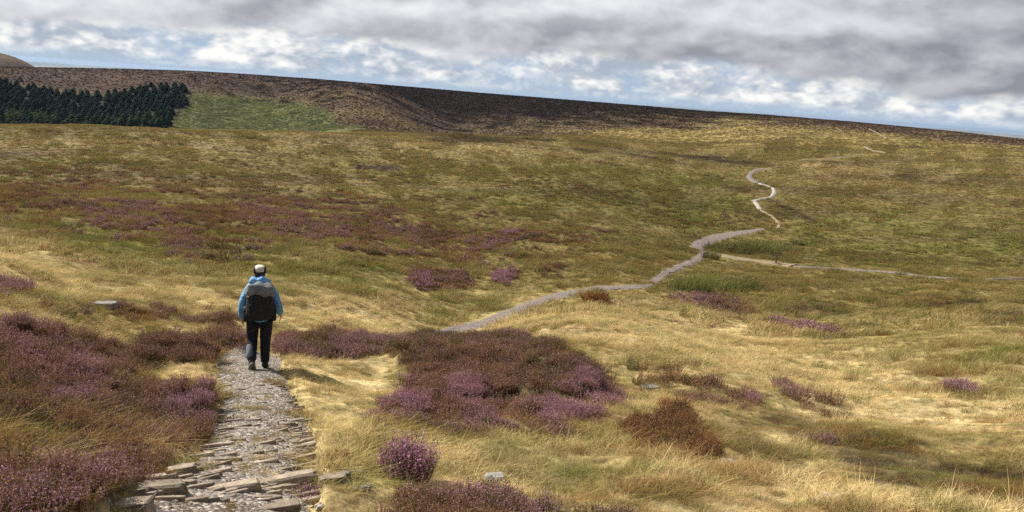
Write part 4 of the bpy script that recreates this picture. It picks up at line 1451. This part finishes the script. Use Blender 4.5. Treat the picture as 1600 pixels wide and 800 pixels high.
for sx in (-1, 1):
    link('side_pocket', mesh_np('side_pocket', *superbox(sx * .22, -.12, 1.04, .09, .22, .26, .5, 20, 14, RX), [M_PACK]), pack)
    link('lid_strap', mesh_np('lid_strap', *superbox(sx * .12, -.312, 1.27, .024, .012, .24, .4, 12, 8, RX), [M_STRAP]), pack)
    sj = {'a': (sx * .10, .02, 1.46, .030, .014), 'b': (sx * .13, .12, 1.535, .032, .016), 'c': (sx * .14, .23, 1.44, .032, .016), 'd': (sx * .15, .22, 1.22, .028, .014), 'e': (sx * .20, .06, 1.06, .018, .01)}
    link('shoulder_strap', skin('shoulder_strap', sj, [('a', 'b'), ('b', 'c'), ('c', 'd'), ('d', 'e')], [M_STRAP], 1), pack)
    bj = {'a': (sx * .16, -.07, .985, .045, .02), 'b': (sx * .20, .03, .985, .045, .02), 'c': (sx * .14, .17, .97, .03, .014), 'd': (sx * .01, .21, .96, .024, .012)}
    link('hip_belt', skin('hip_belt', bj, [('a', 'b'), ('b', 'c'), ('c', 'd')], [M_STRAP], 1), pack)
link('trim', mesh_np('trim', *superbox(-.185, -.245, 1.375, .055, .035, .035, .5, 12, 8), [M_TRIM]), lid, label='small pale reflective tab on the lid')
link('front_pocket', mesh_np('front_pocket', *superbox(0, -.285, 1.13, .36, .08, .30, .45, 28, 16, RX), [M_PACK]), pack)

# ------------------------------------------------------------------ clouds above the frame that shade the far ridge
M_CLOUD = plain('cloud', (.85, .86, .88), 1.0, 0.0, .05, .01, .2, 3.0)
def cloud(target, alt, sx, sy, seed):
    q = np.random.default_rng(seed)
    t = (alt - target[2]) / SUNV.z
    c = Vector(target) + SUNV * t
    V, Fc = [], []
    for _ in range(6500):            # thinning puffs: the shade fades out at the cloud's rim
        x_, y_ = q.normal(0, .21, 2)
        if abs(x_) > .6 or abs(y_) > .6:
            continue
        R_ = q.uniform(6, 11.5)
        W = superbox(x_ * sx, y_ * sy, q.uniform(0, 60), R_, R_, R_ * .8, 1.0, 5, 4)
        o = len(V)
        V.extend(W[0]); Fc.extend([tuple(i + o for i in f_) for f_ in W[1]])
    o = link('cloud', mesh_np('cloud', V, Fc, [M_CLOUD]), kind='stuff', label='cumulus cloud above the view that shades the far ridge', category='cloud')
    o.location = c
cloud((40, 810, -22), 520, 660, 330, 5)

# ------------------------------------------------------------------ the air between here and the lowlands
def haze():
    g = bpy.data.objects['ground'].data
    co = np.empty(len(g.vertices) * 3, np.float32); g.vertices.foreach_get('co', co)
    z = co.reshape(-1, 3)[:, 2]
    lo, hi, e = float(z.min()) - 1.0, max(float(z.max()), 3.0) + 4.0, 43500.0
    V = [(sx * e, sy * e, zz) for zz in (lo, hi) for sx, sy in ((-1, -1), (1, -1), (1, 1), (-1, 1))]
    Fc = [(3, 2, 1, 0), (4, 5, 6, 7), (0, 1, 5, 4), (1, 2, 6, 5), (2, 3, 7, 6), (3, 0, 4, 7)]
    m, n, out = material('haze')
    v = n.node('ShaderNodeVolumePrincipled')
    v.inputs['Color'].default_value = (.40, .52, .72, 1)
    v.inputs['Density'].default_value = 2.8e-5
    v.inputs['Anisotropy'].default_value = 0.2
    n.t.links.new(v.outputs[0], out.inputs['Volume'])
    link('haze', mesh_np('haze', V, Fc, [m], smooth=False), kind='stuff', label='thin blue haze over the distance')
    print('haze box z', lo, hi)
haze()
